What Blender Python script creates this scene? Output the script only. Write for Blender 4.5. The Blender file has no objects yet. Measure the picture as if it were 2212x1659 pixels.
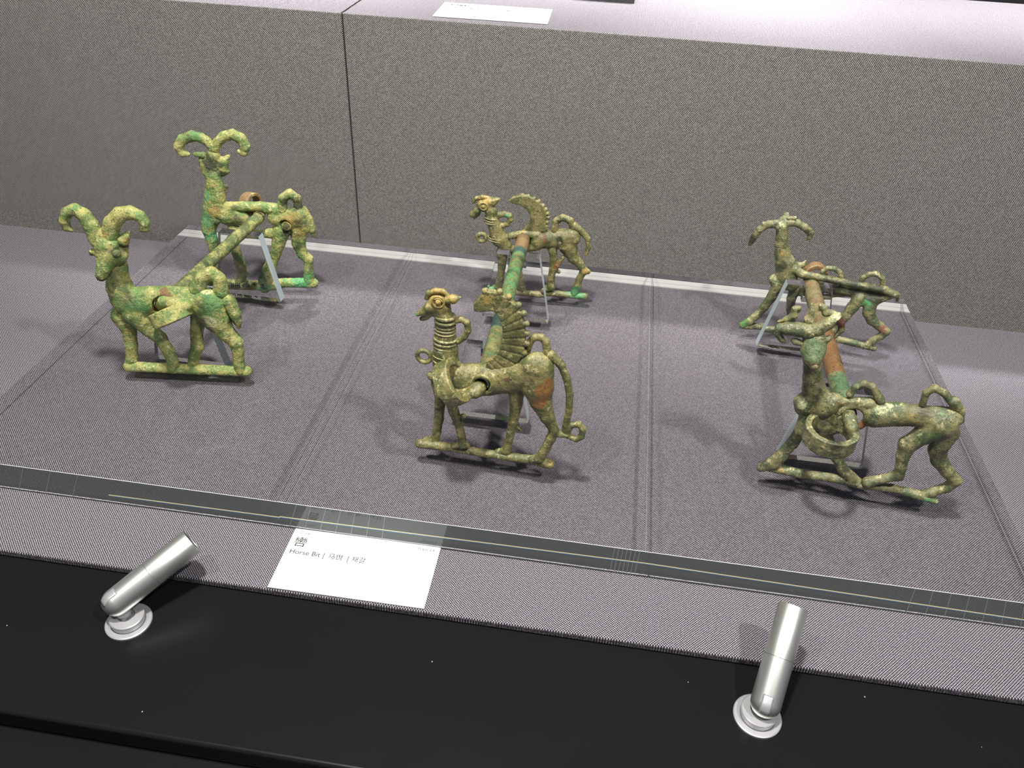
import bpy, bmesh, math, random
import numpy as np
from mathutils import Vector, Matrix, noise

C = bpy.context.scene.collection
scene = bpy.context.scene
R = math.radians
UNIT = 10.0     # modelled in metres, set in a scene whose unit is one decimetre


# ------------------------------------------------------------------ camera
cam_d = bpy.data.cameras.new('camera')
cam = bpy.data.objects.new('camera', cam_d)
C.objects.link(cam)
cam_d.sensor_fit = 'HORIZONTAL'
cam_d.sensor_width = 36.0
cam_d.lens = 36.0 * 1735.0 / 2212.0
cam_d.clip_start = 0.01 * UNIT
cam_d.clip_end = 20 * UNIT
cr = Vector((0.98877220, 0.14420578, 0.03916915))
cu = Vector((-0.11686345, 0.58288293, 0.80410847))
cb = Vector((0.09312606, -0.79965754, 0.59319082))
m = Matrix.Identity(4)
for i in range(3):
    m[i][0], m[i][1], m[i][2] = cr[i], cu[i], cb[i]
m[0][3], m[1][3], m[2][3] = 0.430373 * UNIT, -0.718154 * UNIT, 0.399904 * UNIT
cam.matrix_world = m
scene.camera = cam

# ------------------------------------------------------------------ light
world = bpy.data.worlds.new('world')
scene.world = world
world.use_nodes = True
bg = world.node_tree.nodes['Background']
bg.inputs[0].default_value = (0.75, 0.8, 1.0, 1)
bg.inputs[1].default_value = 0.11

def lamp(name, loc, target, size, power, color=(1, 1, 1), spread=180):
    d = bpy.data.lights.new(name, 'AREA')
    d.shape = 'DISK'
    d.size = size * UNIT
    d.energy = power * UNIT * UNIT
    d.color = color
    d.spread = R(spread)
    o = bpy.data.objects.new(name, d)
    C.objects.link(o)
    o.location = Vector(loc) * UNIT
    o.rotation_euler = (Vector(target) - Vector(loc)).to_track_quat('-Z', 'Y').to_euler()
    d.cycles.is_caustics_light = True
    return o

lamp('ceiling_spot', (0.30, -0.50, 1.12), (0.38, -0.18, 0), 0.08, 10.0, (1.0, 0.97, 0.93))
lamp('ceiling_spot', (0.0, -0.75, 1.05), (0.2, -0.15, 0), 0.05, 2.8, (1.0, 0.96, 0.88))
lamp('ceiling_spot', (0.88, -0.72, 1.05), (0.60, -0.10, 0), 0.05, 5.8, (1.0, 0.97, 0.92))
for sx in (0.12, 0.55, 0.98):
    lamp('upper_tier_fill', (sx, 0.24, 0.98), (sx, 0.22, 0.24), 0.05, 1.5, (1.0, 0.98, 0.96), 48)  # added lamps out of view, brightening only the upper tier

scene.view_settings.view_transform = 'Standard'
scene.view_settings.look = 'None'
scene.view_settings.gamma = 1.0
scene.view_settings.use_curve_mapping = False
scene.view_settings.exposure = 0.68
cy = scene.cycles
cy.max_bounces = 24
cy.diffuse_bounces = 3
cy.glossy_bounces = 12
cy.transmission_bounces = 24
cy.transparent_max_bounces = 24
cy.caustics_reflective = False
cy.caustics_refractive = True
cy.sample_clamp_indirect = 4.0
cy.blur_glossy = 0.3

# ------------------------------------------------------------------ helpers
def tag(o, label=None, cat=None, group=None, kind=None):
    if label: o['label'] = label
    if cat: o['category'] = cat
    if group: o['group'] = group
    if kind: o['kind'] = kind
    return o

def empty(name, loc, rz=0.0):
    o = bpy.data.objects.new(name, None)
    o.empty_display_size = 0.01
    C.objects.link(o)
    o.location = loc
    o.rotation_euler = (0, 0, rz)
    return o

def link_mesh(name, me, mat, parent=None, loc=(0, 0, 0), rz=0.0):
    o = bpy.data.objects.new(name, me)
    if mat is not None and not me.materials:
        me.materials.append(mat)
    C.objects.link(o)
    o.location = loc
    o.rotation_euler = (0, 0, rz)
    if parent: o.parent = parent
    return o

def bm_obj(name, bm, mat, parent=None, loc=(0, 0, 0), smooth=False):
    me = bpy.data.meshes.new(name)
    bmesh.ops.recalc_face_normals(bm, faces=bm.faces)
    bm.to_mesh(me)
    bm.free()
    if smooth:
        for p in me.polygons: p.use_smooth = True
    return link_mesh(name, me, mat, parent, loc)

def split_sharp(o, deg=25):
    """smooth-shaded faces with truly split edges: flat optical faces"""
    bm = bmesh.new(); bm.from_mesh(o.data)
    bmesh.ops.split_edges(bm, edges=[e for e in bm.edges if len(e.link_faces) == 2 and e.calc_face_angle() > R(deg)])
    for f in bm.faces: f.smooth = True
    bm.to_mesh(o.data); bm.free()
    o.cycles.is_caustics_caster = True

def box_bm(x0, x1, y0, y1, z0, z1, bevel=0.0, seg=2):
    bm = bmesh.new()
    bmesh.ops.create_cube(bm, size=1)
    for v in bm.verts:
        v.co = Vector(((x0 + x1) / 2 + v.co.x * (x1 - x0), (y0 + y1) / 2 + v.co.y * (y1 - y0), (z0 + z1) / 2 + v.co.z * (z1 - z0)))
    if bevel:
        bmesh.ops.bevel(bm, geom=bm.edges[:], offset=bevel, segments=seg, affect='EDGES', profile=0.5)
    return bm

def lathe_bm(profile, n=48, axis=None, origin=(0, 0, 0)):
    """profile: (radius, height) list swept round +Z, then turned to 'axis'."""
    bm = bmesh.new()
    rings = []
    for r, h in profile:
        if r < 1e-7:
            rings.append([bm.verts.new((0, 0, h))])
        else:
            rings.append([bm.verts.new((r * math.cos(2 * math.pi * k / n), r * math.sin(2 * math.pi * k / n), h)) for k in range(n)])
    for a, b in zip(rings, rings[1:]):
        for k in range(n):
            k2 = (k + 1) % n
            if len(a) == 1 and len(b) == 1: continue
            if len(a) == 1: bm.faces.new((a[0], b[k], b[k2]))
            elif len(b) == 1: bm.faces.new((a[k], a[k2], b[0]))
            else: bm.faces.new((a[k], a[k2], b[k2], b[k]))
    q = Vector((0, 0, 1)).rotation_difference(Vector(axis)) if axis else None
    for v in bm.verts:
        if q: v.co = q @ v.co
        v.co += Vector(origin)
    return bm

# --- signed-distance modelling of the cast bronzes (all in millimetres)
def flat(r):
    return np.where(r < 4.0, r, 4.0 + (r - 4.0) * 0.5)

def seg_field(p, a, b, squash):
    pa = [p[i] - a[i] for i in range(3)]
    ba = [b[i] - a[i] for i in range(3)]
    L = sum(x * x for x in ba)
    t = np.clip(sum(pa[i] * ba[i] for i in range(3)) / L, 0, 1) if L > 1e-6 else np.zeros_like(pa[0])
    r = a[3] + (b[3] - a[3]) * t
    k = r / flat(r) if squash else 1.0
    dx, dy, dz = pa[0] - ba[0] * t, pa[1] - ba[1] * t, (pa[2] - ba[2] * t) * k
    return np.sqrt(dx * dx + dy * dy + dz * dz) - r

def ring_field(p, c, tube, ax, squash):
    ax = np.array(ax, float); ax /= np.linalg.norm(ax)
    q = [p[i] - c[i] for i in range(3)]
    if squash and abs(ax[1]) > 0.8:
        q[2] = q[2] * float(c[3] / flat(np.array(c[3])))
    al = sum(q[i] * ax[i] for i in range(3))
    pr = np.sqrt(np.maximum(sum(x * x for x in q) - al * al, 0)) - c[3]
    return np.sqrt(pr * pr + al * al) - tube

def band_field(p, c, Rr, hw, ht, ax):
    ax = np.array(ax, float); ax /= np.linalg.norm(ax)
    q = [p[i] - c[i] for i in range(3)]
    al = sum(q[i] * ax[i] for i in range(3))
    pr = np.abs(np.sqrt(np.maximum(sum(x * x for x in q) - al * al, 0)) - Rr) - ht + 0.6
    al = np.abs(al) - hw + 0.6
    return np.sqrt(np.maximum(pr, 0) ** 2 + np.maximum(al, 0) ** 2) + np.minimum(np.maximum(pr, al), 0) - 0.6

def poly_field(p, pts, half, w0):
    x, y, z = p
    d = None
    inside = np.zeros(x.shape, bool)
    n = len(pts)
    for i in range(n):
        ax_, ay = pts[i]; bx, by = pts[(i + 1) % n]
        ex, ey = bx - ax_, by - ay
        wx, wy = x - ax_, y - ay
        t = np.clip((wx * ex + wy * ey) / max(ex * ex + ey * ey, 1e-9), 0, 1)
        dd = (wx - ex * t) ** 2 + (wy - ey * t) ** 2
        d = dd if d is None else np.minimum(d, dd)
        cond = ((ay > y) != (by > y)) & (x < ex * (y - ay) / (ey if abs(ey) > 1e-9 else 1e-9) + ax_)
        inside ^= cond
    d2 = np.sqrt(d) * np.where(inside, -1, 1) + 0.5
    dz = np.abs(z - w0) - half + 0.5
    return np.sqrt(np.maximum(d2, 0) ** 2 + np.maximum(dz, 0) ** 2) + np.minimum(np.maximum(d2, dz), 0) - 0.5

def op_parts(op):
    """yield (sign, lo, hi, function) for each primitive of one modelling step"""
    ty = op[0]
    if ty in ('s', '-s'):
        pts = op[1]
        pairs = list(zip(pts, pts[1:])) if len(pts) > 1 else [(pts[0], pts[0])]
        for a, b in pairs:
            r = max(a[3], b[3])
            lo = [min(a[i], b[i]) - r for i in range(3)]; hi = [max(a[i], b[i]) + r for i in range(3)]
            yield (1 if ty == 's' else -1), lo, hi, (lambda p, a=a, b=b: seg_field(p, a, b, ty == 's'))
    elif ty in ('r', '-r'):
        c, tube, ax = op[1], op[2], op[3]
        e = c[3] + tube
        yield (1 if ty == 'r' else -1), [c[i] - e for i in range(3)], [c[i] + e for i in range(3)], (lambda p: ring_field(p, c, tube, ax, True))
    elif ty == 'p':
        pts, half, w0 = op[1], op[2], op[3]
        xs = [q[0] for q in pts]; ys = [q[1] for q in pts]
        yield 1, [min(xs), min(ys), w0 - half], [max(xs), max(ys), w0 + half], (lambda p: poly_field(p, pts, half, w0))
    elif ty == 'band':
        c, Rr, hw, ht, ax = op[1:]
        e = math.hypot(Rr + ht, hw)
        yield 1, [c[i] - e for i in range(3)], [c[i] + e for i in range(3)], (lambda p: band_field(p, c, Rr, hw, ht, ax))

def sdf_mesh(name, ops, h=0.6, blend=1.4, rough=0.12, seed=0, stains=None, upright=True):
    prims = [q for op in ops for q in op_parts(op)]
    add = [q for q in prims if q[0] > 0]
    lo = np.min([q[1] for q in add], axis=0) - 3 * h - 1.0
    hi = np.max([q[2] for q in add], axis=0) + 3 * h + 1.0
    n = np.ceil((hi - lo) / h).astype(int) + 1
    axs = [lo[i] + h * np.arange(n[i]) for i in range(3)]
    F = np.full(n, 5.0, np.float32)
    mg = blend + 1.5
    for sgn, l, u, fn in prims:
        i0 = [max(0, int((l[i] - mg - lo[i]) / h)) for i in range(3)]
        i1 = [min(n[i], int((u[i] + mg - lo[i]) / h) + 2) for i in range(3)]
        if any(i1[i] - i0[i] < 1 for i in range(3)): continue
        P = np.meshgrid(*[axs[i][i0[i]:i1[i]].astype(np.float32) for i in range(3)], indexing='ij')
        d = fn(P)
        sl = tuple(slice(i0[i], i1[i]) for i in range(3))
        f = F[sl]
        if sgn > 0:
            k = blend
            hh = np.maximum(k - np.abs(f - d), 0) / k
            F[sl] = np.minimum(f, d) - hh * hh * k * 0.25
        else:
            k = 0.5
            hh = np.maximum(k - np.abs(f + d), 0) / k
            F[sl] = np.maximum(f, -d) + hh * hh * k * 0.25
    # surface nets
    S = F < 0
    acc = np.zeros(tuple(n - 1) + (3,), np.float32)
    cnt = np.zeros(tuple(n - 1), np.int32)
    edges = []
    gi = np.indices(tuple(n)).astype(np.float32)
    for a in range(3):
        s0 = [slice(None)] * 3; s1 = [slice(None)] * 3
        s0[a] = slice(0, -1); s1[a] = slice(1, None)
        f0, f1 = F[tuple(s0)], F[tuple(s1)]
        cross = S[tuple(s0)] != S[tuple(s1)]
        t = np.where(cross, f0 / np.where(np.abs(f0 - f1) < 1e-9, 1e-9, f0 - f1), 0)
        pos = np.stack([gi[i][tuple(s0)] + (t if i == a else 0) for i in range(3)], -1) * cross[..., None]
        edges.append((cross, S[tuple(s0)]))
        b, c = [i for i in range(3) if i != a]
        for ob in (0, 1):
            for oc in (0, 1):
                sl = [slice(None)] * 3
                sl[b] = slice(ob, n[b] - 1 + ob); sl[c] = slice(oc, n[c] - 1 + oc)
                acc += pos[tuple(sl)]; cnt += cross[tuple(sl)]
    act = cnt > 0
    ids = -np.ones(act.shape, np.int64)
    ids[act] = np.arange(act.sum())
    V = acc[act] / cnt[act][:, None] * h + lo
    quads = []
    for a in range(3):
        cross, s0 = edges[a]
        b, c = (a + 1) % 3, (a + 2) % 3
        idx = np.argwhere(cross)
        ok = (idx[:, b] > 0) & (idx[:, c] > 0) & (idx[:, b] < n[b] - 1) & (idx[:, c] < n[c] - 1)
        idx = idx[ok]
        def cell(db, dc):
            q = idx.copy(); q[:, b] -= db; q[:, c] -= dc
            return ids[q[:, 0], q[:, 1], q[:, 2]]
        qd = np.stack([cell(1, 1), cell(0, 1), cell(0, 0), cell(1, 0)], 1)
        fl = ~s0[idx[:, 0], idx[:, 1], idx[:, 2]]
        qd[fl] = qd[fl][:, ::-1]
        quads.append(qd)
    Q = np.concatenate(quads)
    # one smoothing pass, then cast-surface unevenness along the normals
    E = np.concatenate([Q[:, [0, 1]], Q[:, [1, 2]], Q[:, [2, 3]], Q[:, [3, 0]]])
    for _ in range(2):
        sm = np.zeros_like(V); ct = np.zeros(len(V))
        np.add.at(sm, E[:, 0], V[E[:, 1]]); np.add.at(ct, E[:, 0], 1)
        V = V * 0.5 + 0.5 * sm / np.maximum(ct, 1)[:, None]
    nf = np.cross(V[Q[:, 2]] - V[Q[:, 0]], V[Q[:, 3]] - V[Q[:, 1]])
    N = np.zeros_like(V)
    for j in range(4): np.add.at(N, Q[:, j], nf)
    N /= np.maximum(np.linalg.norm(N, axis=1), 1e-9)[:, None]
    if rough > 0:
        dsp = np.array([noise.noise((x * 0.35 + seed * 7.3, y * 0.35, z * 0.35)) + 0.7 * noise.noise((x * 0.95, y * 0.95 + seed * 3.1, z * 0.95)) for x, y, z in V.tolist()])
        V = V + N * (dsp * rough)[:, None]
    W = np.stack([V[:, 0], -V[:, 2], V[:, 1]], 1) if upright else V   # table (along, up, out) -> (x, z, -y)
    me = bpy.data.meshes.new(name)
    me.vertices.add(len(V)); me.vertices.foreach_set('co', (W / 1000.0).astype(np.float32).ravel())
    me.loops.add(Q.size); me.loops.foreach_set('vertex_index', Q.astype(np.int32).ravel())
    me.polygons.add(len(Q))
    me.polygons.foreach_set('loop_start', np.arange(0, Q.size, 4, dtype=np.int32))
    me.polygons.foreach_set('loop_total', np.full(len(Q), 4, np.int32))
    me.update(calc_edges=True); me.validate()
    me.polygons.foreach_set('use_smooth', np.ones(len(me.polygons), bool))
    col = np.zeros((len(V), 4), np.float32)
    for (c, rgb, st) in (stains or []):
        d = np.sqrt(((V - np.array(c[:3])) ** 2).sum(1)) / c[3]
        a = np.clip(1.25 - d, 0, 1) * st
        upd = a > col[:, 3]
        col[upd, :3] = rgb
        col[upd, 3] = a[upd]
    at = me.color_attributes.new('stain', 'FLOAT_COLOR', 'POINT')
    at.data.foreach_set('color', col.ravel())
    return me

# ------------------------------------------------------------------ materials
class NT:
    def __init__(self, name):
        self.m = bpy.data.materials.new(name); self.m.use_nodes = True
        self.t = self.m.node_tree; self.b = self.t.nodes['Principled BSDF']
    def n(self, kind, **kw):
        x = self.t.nodes.new(kind)
        for k, v in kw.items():
            if isinstance(k, str) and hasattr(x, k): setattr(x, k, v)
        return x
    def l(self, a, b): self.t.links.new(a, b)
    def math(self, op, a, b=None, c=None, clamp=False):
        x = self.n('ShaderNodeMath'); x.operation = op; x.use_clamp = clamp
        for i, v in enumerate((a, b, c)):
            if v is None: continue
            if isinstance(v, (int, float)): x.inputs[i].default_value = v
            else: self.l(v, x.inputs[i])
        return x.outputs[0]
    def noise(self, vec, scale, detail=4, rough=0.6, dim=None):
        x = self.n('ShaderNodeTexNoise'); x.inputs['Scale'].default_value = scale
        x.inputs['Detail'].default_value = detail; x.inputs['Roughness'].default_value = rough
        if vec is not None: self.l(vec, x.inputs['Vector'])
        return x.outputs['Fac']
    def ramp(self, f, lo, hi):
        x = self.n('ShaderNodeMapRange'); x.interpolation_type = 'SMOOTHSTEP'
        x.inputs['From Min'].default_value = lo; x.inputs['From Max'].default_value = hi
        self.l(f, x.inputs['Value'])
        return x.outputs['Result']
    def mix(self, f, a, b):
        x = self.n('ShaderNodeMix'); x.data_type = 'RGBA'
        for v, s in ((f, x.inputs['Factor']), (a, x.inputs[6]), (b, x.inputs[7])):
            if isinstance(v, (int, float)): s.default_value = v
            elif isinstance(v, tuple): s.default_value = (*v, 1)
            else: self.l(v, s)
        return x.outputs[2]
    def bump(self, h, dist, strength=1.0):
        x = self.n('ShaderNodeBump'); x.inputs['Distance'].default_value = dist * UNIT; x.inputs['Strength'].default_value = strength
        self.l(h, x.inputs['Height']); self.l(x.outputs[0], self.b.inputs['Normal'])
    def set(self, **kw):
        for k, v in kw.items():
            self.b.inputs[k.replace('_', ' ')].default_value = (*v, 1) if isinstance(v, tuple) else v

def simple(name, col, rough=0.5, metal=0.0, spec=0.5):
    t = NT(name); t.set(Base_Color=col, Roughness=rough, Metallic=metal)
    t.b.inputs['Specular IOR Level'].default_value = spec
    return t.m

def bronze(name, main, second, dark, pale, seed, rough=0.42, relief=0.0012):
    t = NT(name)
    tc = t.n('ShaderNodeTexCoord')
    mp = t.n('ShaderNodeMapping'); mp.inputs['Location'].default_value = (seed * 1.37, seed * 0.71, seed * 0.33)
    t.l(tc.outputs['Object'], mp.inputs['Vector']); v = mp.outputs['Vector']
    n1 = t.noise(v, 95, 6, 0.7); n2 = t.noise(v, 240, 6, 0.75); n3 = t.noise(v, 620, 4, 0.7); n4 = t.noise(v, 60, 4, 0.6)
    c = t.mix(t.ramp(n1, 0.42, 0.58), main, second)
    at = t.n('ShaderNodeAttribute'); at.attribute_name = 'stain'
    sa = t.math('ADD', at.outputs['Alpha'], t.math('MULTIPLY', t.math('SUBTRACT', n2, 0.5), 2.2))
    sa = t.math('ADD', sa, t.math('MULTIPLY', t.math('SUBTRACT', n1, 0.5), 1.2))
    sf = t.math('MULTIPLY', t.ramp(sa, 0.32, 0.78), t.math('GREATER_THAN', at.outputs['Alpha'], 0.02))
    geo = t.n('ShaderNodeNewGeometry'); pt = geo.outputs['Pointiness']
    c = t.mix(t.math('MULTIPLY', t.ramp(n2, 0.53, 0.66), 0.8), c, pale)
    c = t.mix(t.math('MULTIPLY', t.ramp(pt, 0.515, 0.60), 0.55), c, pale)
    c = t.mix(t.math('MULTIPLY', sf, 0.9), c, at.outputs['Color'])
    dk = t.math('MAXIMUM', t.math('MULTIPLY', t.ramp(n3, 0.54, 0.68), 0.85), t.math('MULTIPLY', t.ramp(n4, 0.55, 0.70), 0.75))
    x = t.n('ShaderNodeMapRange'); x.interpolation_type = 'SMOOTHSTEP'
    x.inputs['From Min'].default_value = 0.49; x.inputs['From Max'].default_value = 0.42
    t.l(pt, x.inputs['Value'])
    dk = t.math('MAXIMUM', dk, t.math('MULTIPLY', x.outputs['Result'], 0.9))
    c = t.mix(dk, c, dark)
    t.l(c, t.b.inputs['Base Color'])
    t.l(t.math('ADD', t.math('MULTIPLY', n2, 0.55), rough - 0.25), t.b.inputs['Roughness'])
    t.b.inputs['Specular IOR Level'].default_value = 0.7
    hgt = t.math('ADD', t.math('MULTIPLY', n3, 0.45), n2)
    t.bump(hgt, relief, 1.0)
    return t.m

def fabric(name, axes, light, dark, pitch=0.00082):
    t = NT(name)
    tc = t.n('ShaderNodeTexCoord'); sx = t.n('ShaderNodeSeparateXYZ'); t.l(tc.outputs['Object'], sx.inputs[0])
    wob = t.noise(tc.outputs['Object'], 60, 2)
    a = t.math('MULTIPLY', t.math('ADD', sx.outputs[axes[0]], t.math('MULTIPLY', wob, 0.0006)), math.pi / pitch)
    b = t.math('MULTIPLY', t.math('ADD', sx.outputs[axes[1]], t.math('MULTIPLY', wob, 0.0006)), math.pi / pitch)
    hgt = t.math('MULTIPLY', t.math('SINE', a), t.math('SINE', b))
    yarn = t.noise(tc.outputs['Object'], 900, 2)
    f = t.math('ADD', t.math('MULTIPLY', hgt, 0.5), 0.5)
    f = t.math('ADD', f, t.math('MULTIPLY', t.math('SUBTRACT', yarn, 0.5), 0.55))
    c = t.mix(t.ramp(f, 0.36, 0.92), dark, light)
    t.l(c, t.b.inputs['Base Color'])
    t.set(Roughness=0.8)
    t.b.inputs['Specular IOR Level'].default_value = 0.15
    t.bump(f, 0.0003, 0.6)
    return t.m

def acrylic(name, col=(1.0, 1.0, 1.0), ior=1.49):
    t = NT(name)
    t.set(Base_Color=col, Roughness=0.0, IOR=ior)
    t.b.inputs['Transmission Weight'].default_value = 1.0
    return t.m

def slab_edge():
    t = NT('acrylic_edge_reflection')
    t.set(Base_Color=(0.075, 0.088, 0.082), Roughness=0.04)  # grey-green colour stands in for the wall reflected inside the slab
    t.b.inputs['Transmission Weight'].default_value = 0.0
    g = t.n('ShaderNodeBsdfGlass'); g.inputs['IOR'].default_value = 1.33; g.inputs['Roughness'].default_value = 0
    x = t.n('ShaderNodeMixShader'); x.inputs[0].default_value = 0.10
    t.l(t.b.outputs[0], x.inputs[1]); t.l(g.outputs[0], x.inputs[2])
    t.l(x.outputs[0], t.t.nodes['Material Output'].inputs['Surface'])
    return t.m

def stand_edge():
    t = NT('frosted_sawn_edge')
    t.set(Base_Color=(0.66, 0.76, 0.80), Roughness=0.35, IOR=1.49)
    t.b.inputs['Transmission Weight'].default_value = 0.35
    return t.m

FL, FD = (0.46, 0.43, 0.468), (0.028, 0.025, 0.031)
M = {
    'floor': fabric('grey_weave_floor', (0, 1), FL, FD),
    'wall': fabric('grey_weave_wall', (0, 2), (0.52, 0.50, 0.475), (0.024, 0.023, 0.018)),
    'acrylic': acrylic('clear_acrylic'),
    'lightened_weave': fabric('grey_weave_lightened', (0, 1), tuple(1.42 * c for c in FL), tuple(1.42 * c for c in FD)),  # floor weave, colour lightened against the darkening under the slabs
    'acrylic_slab': acrylic('clear_acrylic_slab', ior=1.33),
    'slab_edge': slab_edge(),
    'stand_edge': stand_edge(),
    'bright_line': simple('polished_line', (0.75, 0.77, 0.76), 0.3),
    'pale_line': simple('pale_line', (0.50, 0.48, 0.55), 0.5),
    'dark_line': simple('dark_line', (0.10, 0.09, 0.12), 0.5),
    'cream_line': simple('dispersion_cream', (0.80, 0.72, 0.42), 0.4),  # this and the blue paint the dispersion line on the slab front
    'blue_line': simple('dispersion_blue', (0.10, 0.22, 0.42), 0.4),
    'mark_line': simple('reflection_grey', (0.30, 0.32, 0.31), 0.4),  # painted reflections of the slab joints
    'white_strip': simple('rear_band_white', (0.93, 0.92, 0.89), 0.7),
    'card': simple('white_card', (0.86, 0.88, 0.87), 0.45),
    'ink': simple('black_ink', (0.01, 0.01, 0.011), 0.6),
    'silver': simple('satin_aluminium', (0.60, 0.61, 0.57), 0.40, 0.9),
    'pale_metal': simple('pale_aluminium', (0.52, 0.52, 0.53), 0.42, 0.6),
    'baffle': simple('black_baffle', (0.01, 0.01, 0.01), 0.5),
    'void': simple('dark_void', (0.004, 0.004, 0.004), 0.9),
    'white_pad': simple('white_padding', (0.8, 0.8, 0.76), 0.5),
}
def black_deck():
    t = NT('black_lacquer')
    tc = t.n('ShaderNodeTexCoord')
    vo = t.n('ShaderNodeTexVoronoi'); vo.inputs['Scale'].default_value = 55; t.l(tc.outputs['Object'], vo.inputs['Vector'])
    sp = t.math('LESS_THAN', vo.outputs['Distance'], 0.022)
    c = t.mix(t.math('MULTIPLY', sp, 0.6), (0.008, 0.009, 0.0095), (0.6, 0.6, 0.55))
    t.l(c, t.b.inputs['Base Color'])
    nz = t.noise(tc.outputs['Object'], 25, 3)
    t.l(t.math('ADD', t.math('MULTIPLY', nz, 0.12), 0.22), t.b.inputs['Roughness'])
    t.b.inputs['Specular IOR Level'].default_value = 0.12
    return t.m
M['deck'] = black_deck()
M['bitA'] = bronze('patina_yellow_green', (0.44, 0.42, 0.13), (0.17, 0.27, 0.07), (0.028, 0.036, 0.012), (0.74, 0.68, 0.36), 1, 0.40, 0.0014)
M['bitC'] = bronze('patina_olive', (0.25, 0.22, 0.08), (0.11, 0.125, 0.042), (0.022, 0.023, 0.009), (0.60, 0.52, 0.26), 2, 0.34, 0.0007)
M['bitE'] = bronze('patina_dark_olive', (0.23, 0.22, 0.095), (0.085, 0.11, 0.048), (0.018, 0.019, 0.01), (0.64, 0.55, 0.30), 3, 0.36, 0.0008)

# ------------------------------------------------------------------ setting
X0, X1 = -0.9, 1.9
floor = tag(bm_obj('floor', box_bm(X0, X1, -0.4185, 0.002, -0.006, 0.0, 0.0014), M['floor']), kind='structure')
trim = tag(bm_obj('trim_1', box_bm(X0, X1, -0.5165, -0.40, -0.021, -0.0061, 0.0022, 4), M['deck']), kind='structure')
trim2 = tag(bm_obj('trim_2', box_bm(X0, X1, -0.75, -0.505, -0.06, -0.0215, 0.001), M['deck']), kind='structure')
wall = tag(bm_obj('wall_back', box_bm(X0, X1, 0.272, 0.29, -0.02, 1.2), M['void']), kind='structure')

H, SEAM = 0.24095, 0.1835
def plinth(x0, x1, label):
    t = empty('display_plinth', ((x0 + x1) / 2, 0.135, 0))
    cx = (x0 + x1) / 2
    bm = box_bm(x0 - cx, x1 - cx, -0.135, 0.135, -0.005, H, 0.0009)
    # front face and top face carry the weave in their own plane
    me_o = bm_obj('upholstered_body', bm, M['wall'], t)
    me_o.data.materials.append(M['floor'])
    for p in me_o.data.polygons:
        if p.normal.z > 0.7: p.material_index = 1
    tag(t, label, 'plinth', 'fabric covered upper tier')
    return t
plinth(X0, SEAM - 0.0007, 'tall grey woven fabric plinth left of the vertical seam')
plinth(SEAM + 0.0007, X1, 'wide grey woven fabric plinth right of the vertical seam')

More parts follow.
